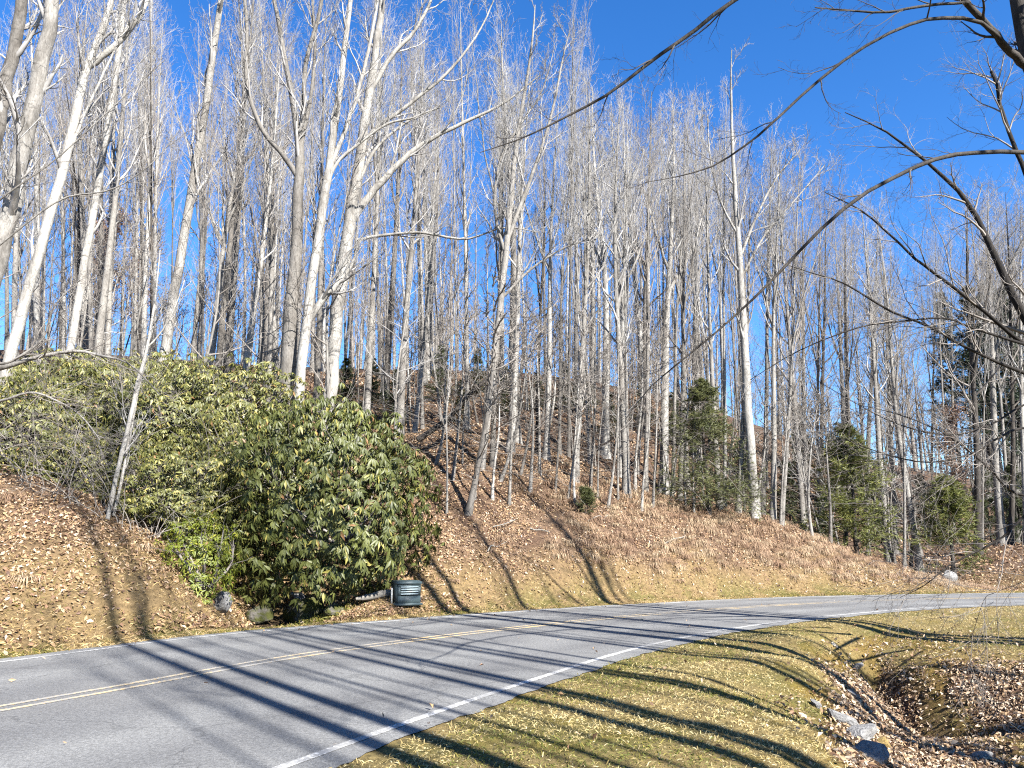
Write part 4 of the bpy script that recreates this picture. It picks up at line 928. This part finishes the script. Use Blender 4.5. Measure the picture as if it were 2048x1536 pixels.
bould_at(605, 1240, (1.0, .7, .75), M_MOSSY, 601, 'large mossy rock face beside the brook under the round bush', .2, .2, 14, 20, .1)
bould_at(525, 1245, (.6, .5, .45), M_MOSSY, 602, 'dark wet rock left of the mossy rock face by the brook', .2, .9, 14, 20)
bould_at(665, 1232, (.45, .4, .35), M_MOSSY, 603, 'small dark rock right of the mossy rock face', .2, .4, 14, 20)
bould_at(440, 1225, (.35, .3, .5), M_STONE, 604, 'grey rock at the foot of the yellow-green shrub', .2, .4, 14, 20)
bould_at(590, 1205, (.7, .4, .25), M_STONE, 605, 'pale slab lying on top of the mossy rock face', .0, .1, 14, 22, .15)
bould_at(1897, 1163, (.55, .45, .45), M_STONE, 606, 'white rock at the far end of the bank beside the road', .2, .4, 22, 45)
for k, (px, py, d, m, lab) in enumerate([
    (1686, 1445, (.34, .20, .16), M_STONE, 'pointed pale rock at the upper end of the rock line in the gully'), (1722, 1478, (.42, .24, .22), M_STONE, 'grey slab in the middle of the rock line in the gully'),
    (1748, 1525, (.34, .26, .24), M_STONE, 'pale upright rock at the lower end of the rock line in the gully'), (1700, 1392, (.18, .14, .12), M_STONE, 'white rock above the rock line on the leafy gully side'),
    (1718, 1338, (.17, .13, .12), M_STONE, 'small white square rock at the head of the gully'), (1768, 1495, (.24, .16, .1), M_OCHRE, 'yellow ochre stone among the gully leaves'),
    (1632, 1415, (.12, .1, .12), M_STONE, 'small pale rock on the mossy lip of the gully'), (1668, 1292, (.16, .1, .06), M_STONE, 'flat pale stone on the lawn above the gully head'),
    (1965, 1520, (.2, .16, .12), M_STONE, 'pale stone among leaves at the lower right of the gully'), (1822, 1366, (.09, .07, .07), M_STONE, 'small white stone in the shaded channel')]):
    bould_at(px, py, d, m, 620 + k, lab, .3, k * .8)
# fallen pale log beside the box, white stake
lp = hit(748, 1203, 15, 24); lg = empty('log', lp, R(8)); b = MB(); P = spline([(-.42, 0, .06), (-.1, .02, .10), (.2, 0, .17), (.40, .03, .20)], 12); b.tubes(P, np.array([.03, .05, .065, .075, .08, .085, .09, .09, .09, .085, .08, .05]), 9); b.build('trunk', M_WOOD, lg)
tag(lg, 'short pale weathered log lying left of the utility box', 'log')
sp = hit(783, 1207, 15, 24); b = MB(); b.box((0, 0, .16), (.035, .02, .36)); st = b.build('marker_stake', M_STAKE, None, False); st.location = sp; tag(st, 'short pale stake at the left side of the utility box', 'stake')
# leaning dead trunks and sticks
def logp(p0, p1, r0, r1, mat, lab, name='dead_trunk', cat='dead tree'):
    o = empty(name, p0); d = np.array(p1) - np.array(p0); rg = np.random.default_rng(int(abs(p0[0] * 100))); P = spline([(0, 0, 0), d * .35 + rg.normal(0, .06, 3), d * .7 + rg.normal(0, .06, 3), d], 12)
    b = MB(); b.tubes(P, np.linspace(r0, r1, 12), 7); b.build('trunk', mat, o); c = MB(); A, ra = grow(rg, P[None], np.linspace(r0, r1, 12)[None], 5, .3, .95, .8, .25, 0, 5, .4, .2, .006); c.tubes(A, ra, 4); c.build('branches', mat, o); tag(o, lab, cat)
logp(at(835, 880, 25), at(992, 745, 25.5), .10, .07, M_DARK, 'dark dead trunk leaning across the pale ones above the round bush')
logp(hit(1185, 905, 20, 60), at(1235, 868, 31), .06, .04, M_WOOD, 'pale fallen pole propped among the trunks on the slope top')
for (x0, y0, x1, y1, lab) in [(985, 1058, 1030, 1046, 'white stick lying on the upper leafy bank'), (975, 1108, 1010, 1092, 'forked white stick on the middle of the leafy bank'), (880, 945, 945, 962, 'long pale stick lying at the top of the slope by the round bush'), (1175, 1045, 1215, 1036, 'pale stick below the small evergreen shrub'), (1060, 1060, 1100, 1072, 'thin stick lying level on the middle of the bank'), (1330, 1090, 1372, 1078, 'pale stick on the right part of the bank under the hemlock'), (120, 1060, 175, 1082, 'stick lying across the leafy bank at the left')]:
    a, c = hit(x0, y0, 17, 40), hit(x1, y1, 17, 40); a[2] += .05; c[2] += .08; logp(a, c, .018, .01, M_WOOD, lab, 'fallen_stick', 'stick')

# ------------------------------------------------------------------ ground cover: leaves, grass
def scatter(n, x0, x1, y0, y1):
    X, Y = rng.uniform(x0, x1, n), rng.uniform(y0, y1, n); Z, df, dn = ground_z(X, Y, True); return X, Y, Z, df, dn
def in_view(X, Y, Z, m=1.12):
    dx, dy, dz = X, Y, Z - CAMZ; dep = dy * CA + dz * SA; v = -dy * SA + dz * CA
    return (dep > 2) & (np.abs(dx / dep) < .665 * m) & (v / dep > -.54) 
def normal_at(X, Y):
    e = .15; return unit(np.stack([-(ground_z(X + e, Y) - ground_z(X - e, Y)) / (2 * e), -(ground_z(X, Y + e) - ground_z(X, Y - e)) / (2 * e), np.ones_like(X)], 1))
LEAFC = np.array([(.54, .37, .215), (.44, .28, .145), (.29, .17, .10), (.66, .50, .35), (.17, .10, .065), (.76, .62, .46)])
def leaf_litter(name, X, Y, Z, size, lab, cp=(.25, .28, .22, .11, .11, .03), tilt=.55):
    n = len(X); N = unit(normal_at(X, Y) + rng.normal(0, tilt, (n, 3))); N[:, 2] = np.abs(N[:, 2])
    D = unit(np.cross(N, rng.normal(0, 1, (n, 3)))); Sd = np.cross(N, D); L = (size * (.45 + .9 * rng.random(n) ** 1.4))[:, None]; wd = L * (.30 + .34 * rng.random((n, 1)))
    C = np.stack([X, Y, Z + .012 + .03 * rng.random(n)], 1); cup = N * L * rng.uniform(-.05, .35, (n, 1))
    V = np.stack([C - D * L / 2, C + Sd * wd / 2 + cup, C + D * L / 2, C - Sd * wd / 2 + cup], 1).reshape(-1, 3)
    b = np.arange(n)[:, None] * 4; F = np.concatenate([b + [[0, 1, 2]], b + [[0, 2, 3]]], 0)
    col = 1.12 * LEAFC[rng.choice(6, n, p=cp)] * (.75 + .5 * rng.random((n, 1)))
    o = mesh_np(name, V, F, M_LEAF, None, np.repeat(col, 4, 0)); tag(o, lab, None, None, 'stuff'); return o
# far bank and wood floor
X, Y, Z, df, dn = scatter(640000, -14, 22, 10, 34); _, lowb, _ = zone_cols(X, Y, Z, df, dn)
pr = np.where(df > .25, (1 - .42 * lowb) * sstep(.3, 1.6, df) * (.28 + .72 * sstep(.36, .56, fbm(X * .9, Y * .9, 71))), 0) * np.where(Z < -.2, .25, 1) * .78
m = (rng.random(len(X)) < pr) & in_view(X, Y, Z); leaf_litter('leaf_litter', X[m], Y[m], Z[m], .085, 'brown fallen leaves covering the bank across the road')
X, Y, Z, df, dn = scatter(150000, -28, 34, 33, 58); m = in_view(X, Y, Z) & (rng.random(len(X)) < .5); leaf_litter('leaf_litter', X[m], Y[m], Z[m], .17, 'brown fallen leaves on the floor of the wood', (.2, .25, .25, .1, .17, .03))
# gully and the ground right of it
X, Y, Z, df, dn = scatter(300000, 2, 14, 4, 20); gl = np.clip(gully_mask(X, Y) + .10 * sstep(-.1, -.3, Z), 0, 1)
m = (rng.random(len(X)) < gl * .85) & in_view(X, Y, Z); leaf_litter('leaf_litter', X[m], Y[m], Z[m], .068, 'pale brown fallen leaves filling the gully by the lawn', (.25, .13, .11, .29, .07, .15), .7)
# drift of leaves along the far kerb, odd leaves on the lawn and road
X, Y, Z, df, dn = scatter(160000, -12, 3, 9, 22); m = (np.abs(df - .62 - .3 * fbm(X, Y, 8)) < .24) & (rng.random(len(X)) < .55 * sstep(.35, .6, fbm(X * .8, Y * .8, 12)) + .06) & (X < -1); leaf_litter('leaf_litter', X[m], Y[m], Z[m] + .02, .085, 'drift of rust brown leaves along the far road edge', (.2, .3, .3, .06, .14, 0.0))
X, Y, Z, df, dn = scatter(5000, -2, 12, 4, 22); m = (dn > .2) & in_view(X, Y, Z) & (rng.random(len(X)) < .16); leaf_litter('leaf_litter', X[m], Y[m], Z[m] + .02, .07, 'scattered fallen leaves on the lawn')

X, Y, Z, df, dn = scatter(16000, -14, 12, 4, 24); m = (df < 0) & (dn < 0) & in_view(X, Y, Z) & (rng.random(len(X)) < .012 + .25 * sstep(-.9, -.2, df)); leaf_litter('leaf_litter', X[m], Y[m], np.zeros(m.sum()), .07, 'few fallen leaves scattered on the asphalt')

def grass(name, X, Y, Z, h, wd, cols, lab, lay=.8, seg=1):
    n = len(X); D = unit(rng.normal(0, 1, (n, 3)) * np.array([lay, lay, 0]) + np.array([0, 0, .55])); Sd = unit(np.cross(D, rng.normal(0, 1, (n, 3))))
    L = (h * (.5 + rng.random(n)))[:, None]; C = np.stack([X, Y, Z - .005], 1); ww = wd * (.6 + .8 * rng.random((n, 1)))
    mid = C + D * L * .55; tip = C + D * L + np.array([0, 0, -1]) * L * .28 + rng.normal(0, .15, (n, 3)) * L * np.array([1, 1, .2])
    V = np.stack([C - Sd * ww / 2, C + Sd * ww / 2, mid + Sd * ww * .4, mid - Sd * ww * .4, tip], 1).reshape(-1, 3)
    b = np.arange(n)[:, None] * 5; F = np.concatenate([np.concatenate([b + [[0, 1, 2, 3]]], 0), np.hstack([b + [[3, 2, 4]], b + 4])], 0)
    mb = MB(); mb.V, mb.F, mb.n = [V], [F], len(V); o = mb.build(name, M_GRASS, None, False)
    a = o.data.attributes.new('Col', 'FLOAT_COLOR', 'POINT'); c = np.ones((len(V), 4), np.float32); c[:, :3] = np.repeat(cols, 5, 0); a.data.foreach_set('color', c.ravel()); tag(o, lab, None, None, 'stuff'); return o
STRAW = np.array([(.72, .58, .27), (.60, .47, .20), (.80, .67, .37), (.48, .36, .14)]); GRN = np.array([(.19, .21, .045), (.26, .26, .07), (.34, .29, .065)])
def gcols(X, Y, gbias):
    n = len(X); g = sstep(.44, .70, fbm(X * .8, Y * .8, 21) + gbias); c = STRAW[rng.integers(0, 4, n)]; k = rng.random(n) < g * .75; c = np.where(k[:, None], GRN[rng.integers(0, 3, n)], c); return c * (.8 + .4 * rng.random((n, 1)))
X, Y, Z, df, dn = scatter(620000, -3, 16, 3.6, 24.5); dist = np.hypot(X, Y)
edge = .34 * fbm(X * 2.6, Y * 2.6, 91) - .12
m = (dn > edge - .10) & in_view(X, Y, Z, 1.05) & (rng.random(len(X)) < np.clip(9.5 / dist, .2, 1) ** 1.2 * (1 - .93 * gully_mask(X, Y)) * (.6 + .4 * sstep(.3, .5, fbm(X * 2, Y * 2, 61))))
X, Y, Z = X[m], Y[m], Z[m]; grass('lawn_grass', X, Y, Z, .050, .0075 * 1.0, gcols(X, Y, .03), 'short winter lawn of straw and green grass beside the road', .9)
X, Y, Z, df, dn = scatter(560000, -13, 22, 9.5, 30); _, lowb, _ = zone_cols(X, Y, Z, df, dn)
m = (df > .04 + .08 * fbm(X * 2, Y * 2, 92)) & in_view(X, Y, Z) & (rng.random(len(X)) < np.clip(lowb * .42 + .75 * sstep(1.3, .5, df), 0, .9)) & (Z > -.12)
X, Y, Z, df = X[m], Y[m], Z[m], df[m]; c = gcols(X, Y, -.16 + .20 * sstep(1.0, .3, df)) * np.array([1.05, .95, .95]); grass('bank_grass', X, Y, Z, .10, .011, c, 'dry straw grass on the verge and lower bank across the road', 1.0)
# drooping bleached tussocks on the bank
X, Y, Z, df, dn = scatter(9000, -11, 21, 10, 30); _, lowb, _ = zone_cols(X, Y, Z, df, dn)
dens = sstep(.8, 1.6, df) * sstep(6.5, 4.5, df) * np.where(X > 1.0, .9 * sstep(1, 4, X) + .35, .05) * (.3 + .9 * sstep(.38, .6, fbm(X * .55, Y * .55, 44)))
m = (rng.random(len(X)) < dens * .85) & in_view(X, Y, Z) & (df > .7) & (Z > 0); X, Y, Z = X[m], Y[m], Z[m]; nt = len(X); kb = 64
Nn = normal_at(X, Y)
a = rng.random((nt, kb)) * 6.28; out = np.stack([np.cos(a), np.sin(a), np.zeros_like(a)], -1); down = unit(Nn * np.array([1, 1, 0]) + 1e-6)[:, None] * 1.0
out = unit(out + down * .45 + rng.normal(0, .15, out.shape)); L = (.16 + .30 * rng.random((nt, 1))) * (.6 + .6 * rng.random((nt, kb))); L = L[..., None]
C = np.stack([X, Y, Z], -1)[:, None] + rng.normal(0, .07, (nt, kb, 3)) * np.array([1, 1, 0]); p1 = C + (out * .34 + UP * .42) * L * .6; p2 = C + (out * .66 + UP * .22) * L; p3 = C + (out * .98 - UP * .30) * L
Sd = unit(np.cross(out, UP)) * .0045
V = np.stack([C - Sd, C + Sd, p1 + Sd, p1 - Sd, p2 + Sd, p2 - Sd, p3], 2).reshape(-1, 3); b_ = np.arange(nt * kb)[:, None] * 7
F = np.concatenate([b_ + [[0, 1, 2, 3]], b_ + [[3, 2, 4, 5]], np.hstack([b_ + [[5, 4, 6]], b_ + 6])], 0)
tc = (np.array([(.84, .64, .42), (.70, .49, .32), (.52, .34, .22)])[rng.integers(0, 3, nt)])[:, None] * (.5 + .75 * rng.random((nt, kb, 1)))
mb = MB(); mb.V, mb.F, mb.n = [V], [F], len(V); o = mb.build('grass_tussocks', M_GRASS, None, False)
at_ = o.data.attributes.new('Col', 'FLOAT_COLOR', 'POINT'); cc = np.ones((len(V), 4), np.float32); cc[:, :3] = np.repeat(tc.reshape(-1, 3), 7, 0); at_.data.foreach_set('color', cc.ravel())
tag(o, 'bleached drooping grass tussocks on the bank across the road', None, None, 'stuff')
# small green tuft by the mossy rock
p = hit(640, 1240, 14, 22); n = 900; Xs, Ys = p[0] + rng.normal(.1, .28, n), p[1] + rng.normal(0, .14, n)
grass('green_tuft', Xs, Ys, ground_z(Xs, Ys), .16, .014, GRN[rng.integers(0, 3, n)] * 1.2, 'green tuft beside the mossy rock at the road edge', .6)

for o in bpy.data.objects:
    for k in ('placed', 'H', 'r0'):
        if k in o: del o[k]
print('TRIS', sum(len(m.loops) - 2 * len(m.polygons) for m in bpy.data.meshes), 'OBJ', len(bpy.data.objects))
